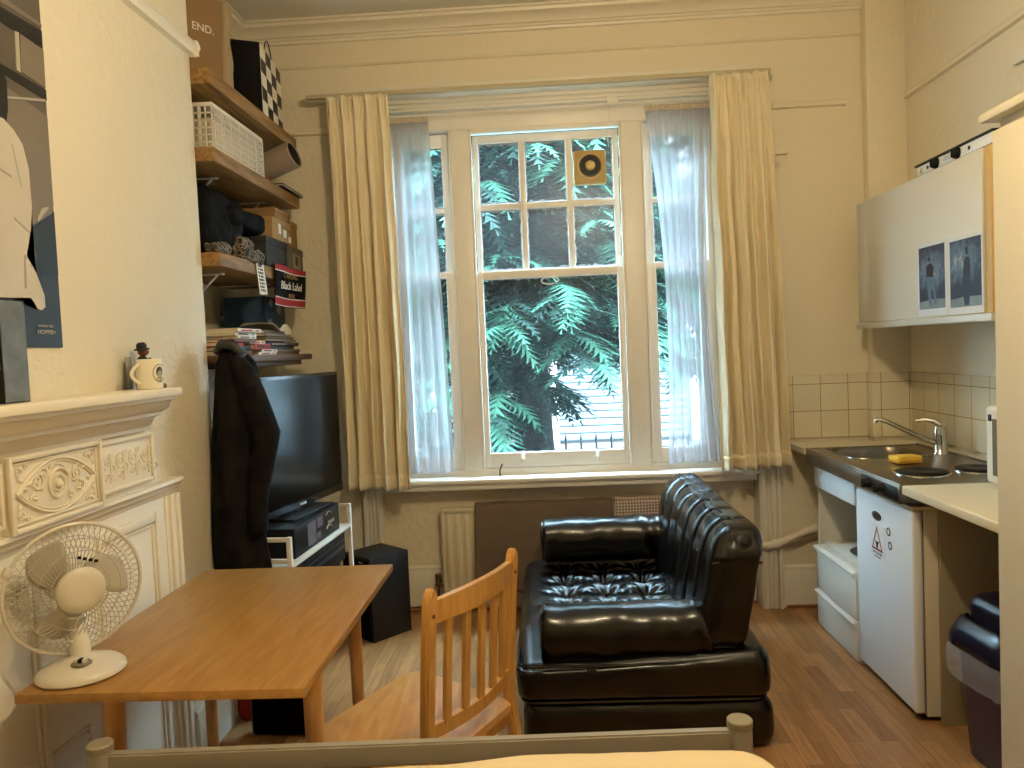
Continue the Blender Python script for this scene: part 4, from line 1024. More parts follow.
# --- top shelf
t = thing('cardboard_carton', (-1.46, 3.3, 2.735), 'tall brown carton lettered in white at the near end of the top shelf', 'box')
RZ = Matrix.Translation((-1.525, 3.33, 2.736)) @ Matrix.Rotation(-.62, 4, 'Z')
bm = NB(); box(bm, -.12, .125, -.135, .115, 0, .62, .004, mx=RZ); link('carton_body', bm, mat('brown carton', (128, 98, 58), .75, var=.05), t)
text('carton_lettering', 'END.', .046, paper, t, RZ @ frame_mx((.126, .03, .215), (0, 1, 0), (0, 0, 1)), sx=1.0)
bm = NB(); box(bm, .1252, .126, -.13, -.005, .10, .104, 0, mx=RZ); box(bm, .1252, .126, -.13, -.005, .08, .083, 0, mx=RZ); box(bm, -.04, -.036, -.1362, -.1352, 0, .62, 0, mx=RZ); link('tape_line', bm, mat('pale tape', (176, 150, 110), .5), t)
t = thing('carrier_bag', (-1.44, 3.52, 2.735), 'slim crumpled pale paper carrier bag between the brown carton and the chequered bag', 'bag')
bm = NB(); puff(bm, (-1.49, 3.565, 2.965), (.085, .04, .225), (.02, .02, .02), (8, 8, 24), lambda p, q: p+q*(.014*noise.noise(p*11))+Vector((0, .012*p.z/.2, 0))); link('bag_body', bm, mat('translucent pale bag', (160, 138, 104), .5), t, smooth=60)
for s in (-1, 1):
    bm = NB(); tube(bm, [(-1.49, 3.555+s*.03, 3.18), (-1.48, 3.555+s*.03, 3.26), (-1.45, 3.555+s*.035, 3.28), (-1.42, 3.555+s*.03, 3.25), (-1.42, 3.555+s*.03, 3.18)], .004, 6); link('bag_handle', bm, MATS['translucent pale bag'], t)
# chequered gift bag
t = thing('gift_bag', (-1.38, 3.9, 2.735), 'black and white chequered paper gift bag on the top shelf', 'bag')
GM = Matrix.Translation((-1.405, 3.74, 2.736)) @ Matrix.Rotation(math.radians(6), 4, 'Z')
bm = NB()
bw, bd, bh = .42, .145, .335
P0 = [(-bd/2, 0), (bd/2, 0), (bd/2, bw), (-bd/2, bw)]
lo_ = [bm.verts.new(GM @ Vector((x, y, 0))) for x, y in P0]; hi_ = [bm.verts.new(GM @ Vector((x*1.0, y, bh+(.02 if i == 0 else 0)))) for i, (x, y) in enumerate(P0)]
for i in range(4): bm.faces.new((lo_[i], lo_[(i+1) % 4], hi_[(i+1) % 4], hi_[i]))
bm.faces.new(lo_[::-1]); link('bag_body', bm, black_pl, t, smooth=0, solid=.002)
bm = NB(); nc, nr = 4, 5
for i in range(nc):
    for j in range(nr+1):
        # squares sheared like a leaning chequer
        y0, y1 = bw*i/nc, bw*(i+1)/nc; zc = bh/nr
        if (i+j) % 2 == 0:
            z0, z1 = j*zc, (j+1)*zc
            if z0 >= bh-.001: continue
            tri_poly(bm, [GM @ Vector((bd/2+.0022, y0, z0)), GM @ Vector((bd/2+.0022, y1, z0)), GM @ Vector((bd/2+.0022, y1, min(bh, z1))), GM @ Vector((bd/2+.0022, y0, min(bh, z1)))])
link('chequer_print', bm, mat('white print', (226, 218, 200), .6), t, smooth=0)
bm = NB(); tri_poly(bm, [GM @ Vector((bd/2+.0015, 0, 0)), GM @ Vector((bd/2+.0015, .008, 0)), GM @ Vector((bd/2+.0015, .008, bh)), GM @ Vector((bd/2+.0015, 0, bh))]); link('edge_print', bm, MATS['white print'], t, smooth=0)
for s in (-1, 1):
    bm = NB(); x = s*bd/2*.9; tube(bm, [GM @ Vector((x, .12+.16*i/12, bh-.02+.10*math.sin(PI*i/12)**.6)) for i in range(13)], .003, 6); link('bag_handle', bm, black_pl, t)
# --- second shelf: perforated basket, cardboard tube, etc.
t = thing('storage_basket', (-1.45, 3.5, 2.415), 'white perforated plastic basket on the second shelf', 'basket')
bx0, bx1, by0, by1, bz = -1.62, -1.355, 3.20, 3.77, 2.416
wb = mat('white basket plastic', (226, 218, 204), .45)
bm = NB()
box(bm, bx0+.01, bx1-.01, by0+.01, by1-.01, bz, bz+.006, .002); box(bm, bx0-.004, bx1+.004, by0-.004, by1+.004, bz+.185, bz+.20, .004)
hole = bm.faces[:]
def lattice(bm, o, ud, L_, H, n, m, w, th):
    ud = Vector(ud); o = Vector(o); nn = ud.cross(Vector((0, 0, 1)))*th
    for i in range(n+1):
        p = o+ud*(L_*i/n); ww = w*(2.2 if i % 4 == 0 else 1); a = p-ud*ww/2
        prism(bm, [a, a+ud*ww, a+ud*ww+nn, a+nn], (0, 0, H))
    for j in range(m+1):
        p = o+Vector((0, 0, H*j/m-w/2)); ww = w*(2.5 if j in (0, m) else 1)
        prism(bm, [p, p+ud*L_, p+ud*L_+nn, p+nn], (0, 0, ww))
lattice(bm, (bx1, by0, bz+.005), (0, 1, 0), by1-by0, .18, 24, 6, .006, .003); lattice(bm, (bx0, by0, bz+.005), (0, 1, 0), by1-by0, .18, 24, 6, .006, -.003)
lattice(bm, (bx0, by0, bz+.005), (1, 0, 0), bx1-bx0, .18, 10, 6, .006, .003); lattice(bm, (bx0, by1, bz+.005), (1, 0, 0), bx1-bx0, .18, 10, 6, .006, .003)
link('basket_body', bm, wb, t, smooth=0)
bm = NB(); puff(bm, (-1.487, 3.485, bz+.085), (.115, .255, .075), (.04, .04, .04), (8, 16, 6), lambda p, q: p+q*.012*noise.noise(p*9)); tag(link('folded_cloth', bm, mat('cream folded cloth', (206, 194, 170), .9), smooth=60), 'folded cream cloth inside the white basket', 'cloth')
t = thing('poster_tube', (-1.4, 4.0, 2.5), 'large grey cardboard tube lying on the second shelf with its open end out', 'tube')
p0 = Vector((-1.36, 4.19, 2.545)); p1 = Vector((-1.43, 3.865, 2.49))
dxx = (p0-p1).normalized()
TM = Matrix((dxx.orthogonal().normalized(), dxx.cross(dxx.orthogonal().normalized()), dxx)).transposed().to_4x4(); TM.translation = p1
# a shorter wide tube pointing out of the shelf
TM = Matrix.Translation((-1.50, 3.99, 2.50)) @ Matrix.Rotation(math.radians(-8), 4, 'Z') @ Matrix.Rotation(math.radians(72), 4, 'Y')
bm = NB(); lathe(bm, [(.060, 0), (.068, 0), (.069, .26), (.064, .262), (.062, .255), (.060, 0)], 40, mx=TM); link('tube_wall', bm, mat('grey cardboard tube', (150, 134, 116), .7), t, smooth=50)
bm = NB(); lathe(bm, [(0, .02), (.06, .02)], 40, mx=TM); link('inner_end', bm, dk_card, t)
bm = NB(); lathe(bm, [(.0595, .02), (.0615, .256)], 40, mx=TM); link('inner_shade', bm, dk_card, t, smooth=50)  # inside wall coloured dark to stand in for the shade within the tube
bm = NB(); puff(bm, (-1.385, 3.875, 2.436), (.02, .03, .018), (.017, .017, .017), (2, 2, 2)); tag(link('ornament', bm, mat('dark red gloss', (140, 30, 34), .3), smooth=80), 'small dark red object beside the cardboard tube on the second shelf', 'ornament')
t = thing('folder', (-1.4, 4.1, 2.416), 'flat black folder with pale edge overhanging the end of the second shelf', 'folder')
bm = NB(); box(bm, -1.56, -1.315, 3.93, 4.26, 2.417, 2.422, .001); box(bm, -1.56, -1.315, 3.93, 4.26, 2.428, 2.433, .001); box(bm, -1.56, -1.55, 3.93, 4.26, 2.417, 2.433, .001); link('cover', bm, black_pl, t)
bm = NB(); box(bm, -1.55, -1.318, 3.935, 4.255, 2.4225, 2.4275, 0); link('papers', bm, paper, t)
# --- third shelf
def carton(name, x0, x1, y0, y1, z0, z1, m, label, cat='box', lid=.04, rot=0, group=None, lidm=None):
    t = thing(name, ((x0+x1)/2, (y0+y1)/2, z0), label, cat, group)
    mx = Matrix.Translation(((x0+x1)/2, (y0+y1)/2, 0)) @ Matrix.Rotation(rot, 4, 'Z') @ Matrix.Translation((-(x0+x1)/2, -(y0+y1)/2, 0))
    bm = NB(); box(bm, x0+.003, x1-.003, y0+.003, y1-.003, z0, z1-.004, .003, mx=mx); link('box_body', bm, m, t)
    if lid: bm = NB(); box(bm, x0, x1, y0, y1, z1-lid, z1, .003, mx=mx); link('lid', bm, lidm or m, t)
    return t, mx
t, mx = carton('shoe_box', -1.66, -1.335, 3.70, 4.0, 1.987, 2.135, dk_card, 'large charcoal shoe box on the third shelf')
t, mx = carton('shoe_box', -1.66, -1.325, 4.01, 4.235, 1.987, 2.125, grey_card, 'grey shoe box with a label at the far end of the third shelf', lid=.035)
bm = NB(); box(bm, -1.3252, -1.3235, 4.05, 4.17, 2.012, 2.09, 0); link('label', bm, mat('faded label', (138, 124, 96), .7), t)
bm = NB(); box(bm, -1.3236, -1.3228, 4.09, 4.13, 2.03, 2.075, 0); link('label_mark', bm, dk_card, t)
t, mx = carton('shoe_box', -1.64, -1.335, 3.80, 4.08, 2.137, 2.245, kraft_l, 'tan shoe box with white labels stacked on the charcoal shoe box', lid=.035)
for y, z, w, h in ((3.88, 2.17, .035, .05), (3.95, 2.16, .05, .04), (4.03, 2.145, .035, .03)):
    bm = NB(); box(bm, -1.3355, -1.333, y, y+w, z, z+h, 0); link('label', bm, paper, t)
t, mx = carton('shoe_box', -1.66, -1.34, 3.86, 4.06, 2.247, 2.30, kraft, 'flat brown box topping the stack on the third shelf', lid=.02)
t, mx = carton('shoe_box', -1.66, -1.345, 4.085, 4.22, 2.127, 2.27, kraft, 'brown shoe box standing on the grey one at the far end of the third shelf', lid=.03)
t = thing('holdall', (-1.5, 3.4, 1.987), 'black fabric bag with pale stitched script heaped on the third shelf', 'bag')
def lump(a, f=7): return lambda p, q: p+q*(a*noise.noise(p*f)+a*.4*noise.noise(p*f*3))
bm = NB(); puff(bm, (-1.53, 3.37, 2.14), (.16, .21, .15), (.09, .09, .09), (18, 22, 16), lump(.035)); puff(bm, (-1.46, 3.58, 2.19), (.10, .21, .045), (.05, .05, .035), (12, 20, 6), lump(.016)); link('bag_body', bm, black_sat, t, smooth=70)
bm = NB()
for k in range(5):
    tube(bm, [(-1.40+.002*k, 3.42+.035*k+.012*math.cos(a)+.006*a, 2.205-.008*k+.016*math.sin(a)) for a in [i*.5 for i in range(14)]], .0014, 4)
link('stitched_script', bm, paper, t)
t = thing('scarf', (-1.36, 3.4, 1.985), 'crumpled black and beige patterned scarf spilling over the front of the third shelf', 'scarf')
def scarf_mat():
    m = bpy.data.materials.new('patterned scarf'); m.use_nodes = True; N = m.node_tree.nodes; L = m.node_tree.links; b = N['Principled BSDF']
    tc = N.new('ShaderNodeTexCoord'); v = N.new('ShaderNodeTexVoronoi'); v.inputs['Scale'].default_value = 46; L.new(tc.outputs['Object'], v.inputs['Vector'])
    r = N.new('ShaderNodeValToRGB'); r.color_ramp.interpolation = 'CONSTANT'; r.color_ramp.elements[0].color = (.015, .012, .012, 1); r.color_ramp.elements[1].position = .42; r.color_ramp.elements[1].color = (.20, .16, .12, 1)
    e = r.color_ramp.elements.new(.62); e.color = (.04, .035, .03, 1)
    L.new(v.outputs['Distance'], r.inputs[0]); L.new(r.outputs[0], b.inputs['Base Color']); b.inputs['Roughness'].default_value = .9; return m
sm_ = scarf_mat()
bm = NB(); puff(bm, (-1.375, 3.22, 2.012), (.035, .07, .026), (.02, .03, .02), (8, 12, 5), lump(.016, 16)); link('scarf_end', bm, sm_, t, smooth=60); bm = NB(); puff(bm, (-1.365, 3.45, 2.04), (.04, .06, .055), (.03, .035, .03), (8, 12, 8), lump(.025, 13)); puff(bm, (-1.345, 3.53, 2.01), (.03, .075, .03), (.02, .03, .02), (8, 14, 6), lump(.02, 15)); link('scarf_cloth', bm, sm_, t, smooth=60)
t = thing('lanyard', (-1.32, 3.58, 1.85), 'black and white printed strap with card hanging from the third shelf', 'lanyard')
bm = NB()
for i in range(5): z = 1.985+.012*i; prism(bm, [(-1.3215-.004*i, 3.535, z), (-1.3215-.004*i, 3.60, z+.012), (-1.3215-.004*i, 3.605, z+.018), (-1.3215-.004*i, 3.535, z+.006)], (-.003, 0, 0), i % 2)
link('striped_strap', bm, [paper, black_pl], t, smooth=0)
bm = NB(); prism(bm, [(-1.322, 3.515, 1.988), (-1.322, 3.605, 1.992), (-1.322, 3.645, 1.842), (-1.322, 3.545, 1.838)], (-.002, 0, 0)); link('card', bm, paper, t, smooth=0)
bm = NB()
for i in range(8):
    f = i/8; y0 = 3.530+.028*f; z = 1.975-.128*f
    for a, b in ((0, .012), (.018+.006*(i % 2), .042), (.048, .058 if i % 3 else .054)): prism(bm, [(-1.3205, y0+a, z), (-1.3205, y0+b, z), (-1.3205, y0+b+.003, z-.009), (-1.3205, y0+a+.003, z-.009)], (-.001, 0, 0))
link('card_print', bm, black_pl, t, smooth=0)
t = thing('bar_towel', (-1.32, 3.97, 1.79), 'black bar towel with red bands and lettering hung from the third shelf', 'bar towel')
def bt(u, v): return Vector((-1.321+.006*math.sin(7*u+2*v), 3.755-.045*v+.475*u, 2.005-.208*v+.006*u-.004*math.sin(3*u)))
bm = NB(); sheet(bm, 20, 14, bt); link('towel_cloth', bm, black_sat, t, solid=.004, smooth=60)
bm = NB()
for v0, v1 in ((0, .13), (.80, .97)): sheet(bm, 20, 2, lambda u, v, a=v0, b=v1: bt(u, a+(b-a)*v)+Vector((.0032, 0, 0)))
link('red_band', bm, redm, t, smooth=60)
bm = NB()
for v0, v1 in ((.13, .155), (.775, .80), (.965, .985)): sheet(bm, 20, 1, lambda u, v, a=v0, b=v1: bt(u, a+(b-a)*v)+Vector((.0034, 0, 0)))
link('white_line', bm, paper, t, smooth=60)
bx = lambda y, z: frame_mx((-1.3105, y, z), (0, 1, .02), (0, 0, 1))
text('towel_lettering', 'CARLING', .034, mat('dull gold print', (150, 120, 70), .6), t, bx(3.965, 1.955), sx=1.5)
text('towel_lettering', 'Black Label', .058, paper, t, bx(3.965, 1.905), sx=1.25, shear=.2)
text('towel_lettering', 'BEER', .030, MATS['dull gold print'], t, bx(3.96, 1.855), sx=1.5)
# --- lowest shelf: books, box behind
bm = NB(); box(bm, -1.66, -1.44, 3.92, 4.30-.08, 1.556, 1.86, .003)
o = link('gift_box', bm, blue_fab); tag(o, 'blue printed box with pale clouds at the back of the lowest shelf', 'box')
bm = NB()
for y, z, r in ((4.0, 1.83, .03), (3.98, 1.72, .035), (4.12, 1.80, .035), (4.17, 1.70, .03)):
    bm = NB(); tri_poly(bm, [(-1.4385, y+r*math.cos(a)*(1+.15*math.sin(4*a)), z+.7*r*math.sin(a)*(1+.15*math.cos(5*a))) for a in [i*2*PI/24 for i in range(24)]])
    link('cloud_print', bm, mat('cloud print', (140, 140, 130), .7), o)
bm = NB(); box(bm, SB+.01, SB+.018, 3.44, 3.58, 1.57, 1.80, .002); tag(link('card', bm, cream_paper), 'upright cream card leaning behind the books on the lowest shelf', 'card')
def book(y0, y1, z0, z1, x1, depth, cm, label, tilt=0, spine=None, pg=True):
    cx, cyy = x1-depth/2, (y0+y1)/2
    mx = Matrix.Translation((cx, cyy, z0)) @ Matrix.Rotation(tilt, 4, 'Z')
    h = z1-z0; w = y1-y0; c = min(.0025, h*.2); t = thing('book', (cx, cyy, z0), label, 'book', 'books stacked on the lowest shelf')
    bm = NB(); box(bm, -depth/2, depth/2, -w/2, w/2, 0, c, .0005, mx=mx); box(bm, -depth/2, depth/2, -w/2, w/2, h-c, h, .0005, mx=mx); box(bm, depth/2-c, depth/2, -w/2, w/2, 0, h, .0005, mx=mx); link('cover', bm, cm, t)
    bm = NB(); box(bm, -depth/2+.003, depth/2-c, -w/2+.003, w/2-.003, c, h-c, 0, mx=mx); link('pages', bm, cream_paper, t)
    if spine:
        bm = NB(); box(bm, depth/2, depth/2+.0006, -w*.35, w*.1, h*.3, h*.7, 0, mx=mx); box(bm, depth/2, depth/2+.0006, w*.25, w*.4, h*.35, h*.65, 0, mx=mx); link('spine_print', bm, spine, t)
bw_ = mat('book white', (222, 214, 200), .6); br_ = mat('book red', (160, 34, 34), .6); bdk = mat('book dark', (40, 30, 28), .6); bbr = mat('book brown', (104, 78, 58), .7); bgr = mat('book grey', (130, 116, 100), .7); bnv = mat('book slate', (60, 58, 62), .6)
yA = 3.15
L = [ # pile nearest the coat
 (3.14, 3.44, .000, .022, bbr, 'wide brown book at the bottom of the pile nearest the coat', None),
 (3.15, 3.42, .022, .040, bdk, 'dark book second from the bottom in the pile nearest the coat', None),
 (3.14, 3.36, .040, .058, br_, 'dark red book at the chimney end, above the two lowest books', None),
 (3.22, 3.48, .058, .074, bbr, 'thin brown book under the white books near the coat', None),
 (3.28, 3.50, .074, .087, bw_, 'lower of the white-spined paperbacks near the coat', bdk),
 (3.27, 3.52, .087, .102, bw_, 'middle white-spined paperback near the coat, printed spine', bdk),
 (3.28, 3.55, .102, .120, bw_, 'topmost white-spined paperback near the coat', br_),
 # middle pile at the front
 (3.53, 3.76, .000, .013, bw_, 'lowest white paperback at the front of the lowest shelf', br_),
 (3.56, 3.78, .013, .027, bw_, 'white paperback resting just below the bright red book', br_),
 (3.46, 3.66, .027, .052, br_, 'bright red book in the middle of the book pile', bdk),
 (3.44, 3.62, .052, .066, bw_, 'white book lying directly on the bright red book', br_),
 # far pile
 (3.80, 4.16, .000, .014, bbr, 'broad brown album at the bottom of the far pile', None),
 (3.80, 4.18, .014, .026, bgr, 'thin grey magazine second in the far pile', None),
 (3.70, 4.10, .027, .044, bnv, 'slate book slightly askew in the middle of the far pile', None),
 (3.68, 4.14, .044, .062, bdk, 'thick dark book in the far pile', bgr),
 (3.66, 4.12, .066, .078, bgr, 'grey magazine across the far pile', None),
 (3.70, 4.10, .078, .092, bbr, 'brown book near the top of the far pile', None),
 (3.66, 4.02, .092, .104, bgr, 'pale grey magazine near the top of the far pile', None),
 (3.68, 3.96, .104, .122, bbr, 'worn brown book on top of the far pile', None),
]
for i, (y0, y1, a, b, m, lab, sp_) in enumerate(L):
    far = y0 >= 3.66 and not lab.startswith(('white', 'lowest'))
    xx = -1.335+.006*math.sin(i*2.3) - (.02 if far else 0)
    book(y0, y1, 1.556+a+.0004*i*0, 1.556+b-.0006, xx, .16 if not far else .19, m, lab, 0.0 if b-a > .03 else .015*math.sin(i*1.7), sp_)
bm = NB(); sheet(bm, 10, 10, lambda u, v: Vector((-1.50+.17*v, 3.72+.16*u, 1.70+.02*math.sin(3*u+2*v)-.012*v))); tag(link('papers', bm, mat('crumpled grey papers', (170, 160, 146), .8), solid=.004), 'loose crumpled papers on top of the far book pile', 'papers')
bm = NB(); prism(bm, [(-1.37, 4.0+.10*math.cos(a)*(.85+.15*math.sin(5*a)), 1.645+.05*math.sin(a)+.02) for a in [i*2*PI/18 for i in range(18)]], (.004, 0, 0)); tag(link('cardboard_cutout', bm, cream_paper), 'pale round-edged card standing at the far end of the book pile', 'card')
# ================================================================== COAT, RED BAG
t = thing('coat', (-1.26, 3.075, .7), 'long dark patterned coat hanging from the lowest shelf by the chimney corner', 'coat')
cm_ = bpy.data.materials.new('dark patchwork coat'); cm_.use_nodes = True
N_ = cm_.node_tree.nodes; L_ = cm_.node_tree.links; b_ = N_['Principled BSDF']
tc = N_.new('ShaderNodeTexCoord'); sp_ = N_.new('ShaderNodeSeparateXYZ'); cb = N_.new('ShaderNodeCombineXYZ'); L_.new(tc.outputs['Object'], sp_.inputs[0]); L_.new(sp_.outputs['X'], cb.inputs['X']); L_.new(sp_.outputs['Z'], cb.inputs['Y'])
ck = N_.new('ShaderNodeTexBrick'); ck.inputs['Scale'].default_value = 1; ck.inputs['Brick Width'].default_value = .055; ck.inputs['Row Height'].default_value = .055; ck.inputs['Mortar Size'].default_value = .002
ck.inputs['Color1'].default_value = (.004, .004, .005, 1); ck.inputs['Color2'].default_value = (.013, .011, .010, 1); ck.inputs['Mortar'].default_value = (.006, .005, .005, 1)
L_.new(cb.outputs[0], ck.inputs['Vector']); L_.new(ck.outputs['Color'], b_.inputs['Base Color']); b_.inputs['Roughness'].default_value = .85; b_.inputs['Specular IOR Level'].default_value = .12
bm = NB(); secs = [(1.585, -1.285, .03, .025), (1.56, -1.28, .055, .035), (1.52, -1.275, .078, .042), (1.45, -1.272, .085, .05), (1.35, -1.268, .09, .05), (1.2, -1.27, .095, .052), (1.0, -1.272, .096, .05), (.85, -1.275, .10, .05), (.72, -1.275, .105, .05), (.68, -1.275, .105, .05)]
def coat_fn(u, v):
    k = v*(len(secs)-1); i = min(int(k), len(secs)-2); f = k-i; a, b = secs[i], secs[i+1]
    z, cx, rx, ry = [a[j]*(1-f)+b[j]*f for j in range(4)]
    an = 2*PI*u; w = 1+.10*math.sin(an*5+z*4)*min(1, v*2)+.05*math.sin(an*9-z*6)
    return Vector((cx+rx*w*math.cos(an)+.012*math.sin(5*z), 3.072+ry*w*math.sin(an), z+.006*math.sin(an*3)*v))
sheet(bm, 72, 60, coat_fn); bmesh.ops.remove_doubles(bm, verts=bm.verts[:], dist=1e-4); link('coat_body', bm, cm_, t, solid=.004, smooth=80)
bm = NB(); tube(bm, [(-1.25, 3.045, 1.54), (-1.215, 3.035, 1.49), (-1.185, 3.03, 1.40), (-1.155, 3.03, 1.30), (-1.135, 3.035, 1.235), (-1.145, 3.035, 1.18), (-1.165, 3.035, 1.10), (-1.18, 3.035, 1.02), (-1.19, 3.035, .93), (-1.19, 3.035, .84)], [.03, .042, .048, .05, .052, .048, .044, .04, .038, .036], 18)
for v in bm.verts: v.co += Vector((.005*noise.noise(v.co*14), .005*noise.noise(v.co*13+Vector((3, 0, 0))), 0))
link('sleeve', bm, cm_, t, smooth=80)
bm = NB(); tube(bm, [(-1.335, 3.06, 1.57), (-1.30, 3.03, 1.60), (-1.26, 3.03, 1.60), (-1.225, 3.05, 1.56), (-1.25, 3.02, 1.52)], [.014, .02, .022, .02, .012], 10); link('collar', bm, mat('black satin collar', (24, 24, 26), .4), t, smooth=80)
bm = NB(); tube(bm, [(-1.32, 3.134, 1.55), (-1.32, 3.10, 1.60), (-1.315, 3.07, 1.625), (-1.31, 3.05, 1.60), (-1.31, 3.06, 1.575)], .004, 8); tag(link('coat_hook', bm, steel), 'steel hook on the lowest shelf end holding the dark coat', 'hook')
t = thing('red_bag', (-1.33, 3.09, .55), 'red fabric bag on the floor hanging low behind the table under the dark coat', 'bag')
t['label'] = 'red fabric bag half hidden behind the table under the dark coat'
bm = NB(); puff(bm, (-1.345, 3.195, .41), (.045, .05, .41), (.04, .04, .06), (8, 8, 30), lump(.018, 8)); link('bag_body', bm, redm, t, smooth=70)
# ================================================================== TV AND STAND
td = Vector((-1.108+1.244, 3.983-3.274, 0)).normalized(); tn = Vector((td.y, -td.x, 0))
TVM = Matrix((td, tn, Vector((0, 0, 1)))).transposed().to_4x4(); TVM.translation = Vector((-1.104, 4.0, .83))   # x along towards far end
t = thing('television', (-1.2, 3.55, .8), 'large black flat television on the white stand in the alcove', 'television')
TW = .86
bm = NB(); box(bm, -TW, 0, -.05, -.008, 0, .625, .008, mx=TVM); link('casing', bm, black_pl, t)
bm = NB(); box(bm, -TW, 0, -.010, .0, 0, .625, .004, mx=TVM); fr_ = link('bezel', bm, mat('gloss black bezel', (8, 8, 9), .2), t)
bm = NB(); box(bm, -TW+.018, -.018, -.001, .0015, .035, .61, 0, mx=TVM); link('screen', bm, scr_m, t)
bm = NB(); box(bm, -TW/2-.03, -TW/2+.03, .0, .002, .008, .02, .001, mx=TVM); link('maker_badge', bm, mat('badge silver', (170, 170, 170), .4, .5), t)
bm = NB(); box(bm, -TW/2-.03, -TW/2+.03, -.035, -.02, -.045, .05, .004, mx=TVM); link('neck', bm, black_pl, t)
bm = NB(); box(bm, -TW/2-.2, -TW/2+.2, -.13, .06, -.028, -.018, .004, mx=TVM); link('foot', bm, black_pl, t)
# stand frame (white tube)
q0 = Vector((-1.055, 3.90, 0)); q1 = Vector((-1.105, 3.13, 0)); sd_ = (q0-q1).normalized(); sn_ = Vector((sd_.y, -sd_.x, 0))
SM = Matrix((sd_, sn_, Vector((0, 0, 1)))).transposed().to_4x4(); SM.translation = q1   # x along, y towards the room
SL = (q0-q1).length
t = thing('tv_stand', (-1.25, 3.5, 0), 'white tubular metal stand holding the television', 'stand')
wm_ = mat('white painted metal', (212, 206, 196), .4)
for x, y, zt in ((0, 0, .79), (SL, 0, .775), (0, -.36, .79), (SL, -.36, .775)):
    bm = NB(); box(bm, x-.010, x+.010, y-.010, y+.010, 0, zt, .002, mx=SM); link('post', bm, wm_, t)
for x, y0, y1, z in ((0, -.36, 0, .78), (0, -.36, 0, .69), (SL, -.36, 0, .765), (SL, -.36, 0, .66)):
    bm = NB(); box(bm, x-.008, x+.008, y0, y1, z-.01, z+.008, .002, mx=SM); link('cross_bar', bm, wm_, t)
for y in (0, -.36):
    bm = NB(); box(bm, 0, SL, y-.009, y+.009, .655, .672, .002, mx=SM); link('shelf_bar', bm, wm_, t)
bm = NB(); box(bm, 0, SL, -.35, -.01, .655, .667, .002, mx=SM); link('shelf_board', bm, wm_, t)
bm = NB(); box(bm, 0, SL, -.35, -.01, .33, .345, .002, mx=SM); link('lower_board', bm, wm_, t)
t = thing('console_box', (-1.2, 3.5, .67), 'black printed carton on the upper shelf of the white stand under the television', 'box')
bm = NB(); box(bm, .10, SL-.10, -.34, -.018, .668, .80, .003, mx=SM); link('carton', bm, black_pl, t)
bm = NB()
for x, z, w, h in ((.25, .685, .10, .10), (.37, .74, .07, .045), (.36, .69, .05, .03)): box(bm, x, x+w, -.018, -.0165, z, z+h, 0, mx=SM)
link('picture_print', bm, mat('grey violet print', (92, 84, 92), .4, var=.6, vscale=40), t)
bm = NB()
for i in range(3):
    r = .034
    for z in (.700, .765): tube(bm, [SM @ Vector((.52+r*1.2*math.cos(a)+.004*i, -.0165, z+r*.7*math.sin(a)-.002*i)) for a in [PI*.1+k*.18 for k in range(14)]], .0012, 4)
link('swirl_print', bm, lm, t)
text('carton_lettering', 'STUDIO', .022, lm, t, SM @ frame_mx((.55, -.016, .733), (1, 0, 0), (0, 0, 1)), sx=1.1)
t = thing('amplifier', (-1.2, 3.5, .35), 'black amplifier on the lower shelf of the white television stand', 'amplifier')
bm = NB(); box(bm, .06, SL-.04, -.34, -.015, .50, .645, .004, mx=SM); link('casing', bm, black_pl, t)
bm = NB(); box(bm, .08, SL-.06, -.0155, -.011, .56, .575, .001, mx=SM); box(bm, .08, SL-.06, -.0155, -.011, .60, .604, .001, mx=SM); link('front_strip', bm, mat('dark grey strip', (40, 40, 42), .3), t)
bm = NB(); box(bm, .08, SL-.08, -.33, -.03, .346, .499, .004, mx=SM); tag(link('media_player', bm, black_pl), 'black box unit below the amplifier on the white television stand', 'player')
# speakers
SPM = Matrix.Translation((-.985, 4.175, 0)) @ Matrix.Rotation(math.radians(-42), 4, 'Z')
t = thing('floor_speaker', (-.985, 4.175, 0), 'tall black floor speaker standing by the radiator', 'speaker')
bm = NB(); box(bm, -.125, .125, -.135, .12, 0, .452, .004, mx=SPM); link('cabinet', bm, mat('black wood cabinet', (15, 14, 14), .55), t)
bm = NB(); box(bm, -.118, .118, -.147, -.135, .01, .442, .005, mx=SPM); g_ = link('grille', bm, black_fab, t)
bm = NB(); box(bm, .04, .075, -.149, -.1465, .425, .43, 0, mx=SPM); link('badge', bm, MATS['badge silver'], g_)
t = thing('subwoofer', (-1.14, 3.06, 0), 'black box subwoofer on the floor beneath the table', 'speaker')
bm = NB(); box(bm, -1.265, -1.02, 3.01, 3.10, .005, .30, .02, mx=None, seg=4); link('cabinet', bm, black_pl, t)
bm = NB(); box(bm, -1.25, -1.035, 3.003, 3.012, .02, .285, .004); link('grille', bm, black_fab, t)
# ================================================================== KITCHENETTE
WZ = .94; FX = 1.385
# sink and hob top
t = thing('sink_unit', (1.68, 3.56, .86), 'stained steel sink top with two hotplates and knobs in the corner', 'sink')
SY_0, SY_1 = 3.035, 4.12; SXf, SXb = 1.345, 1.925
bm = NB()
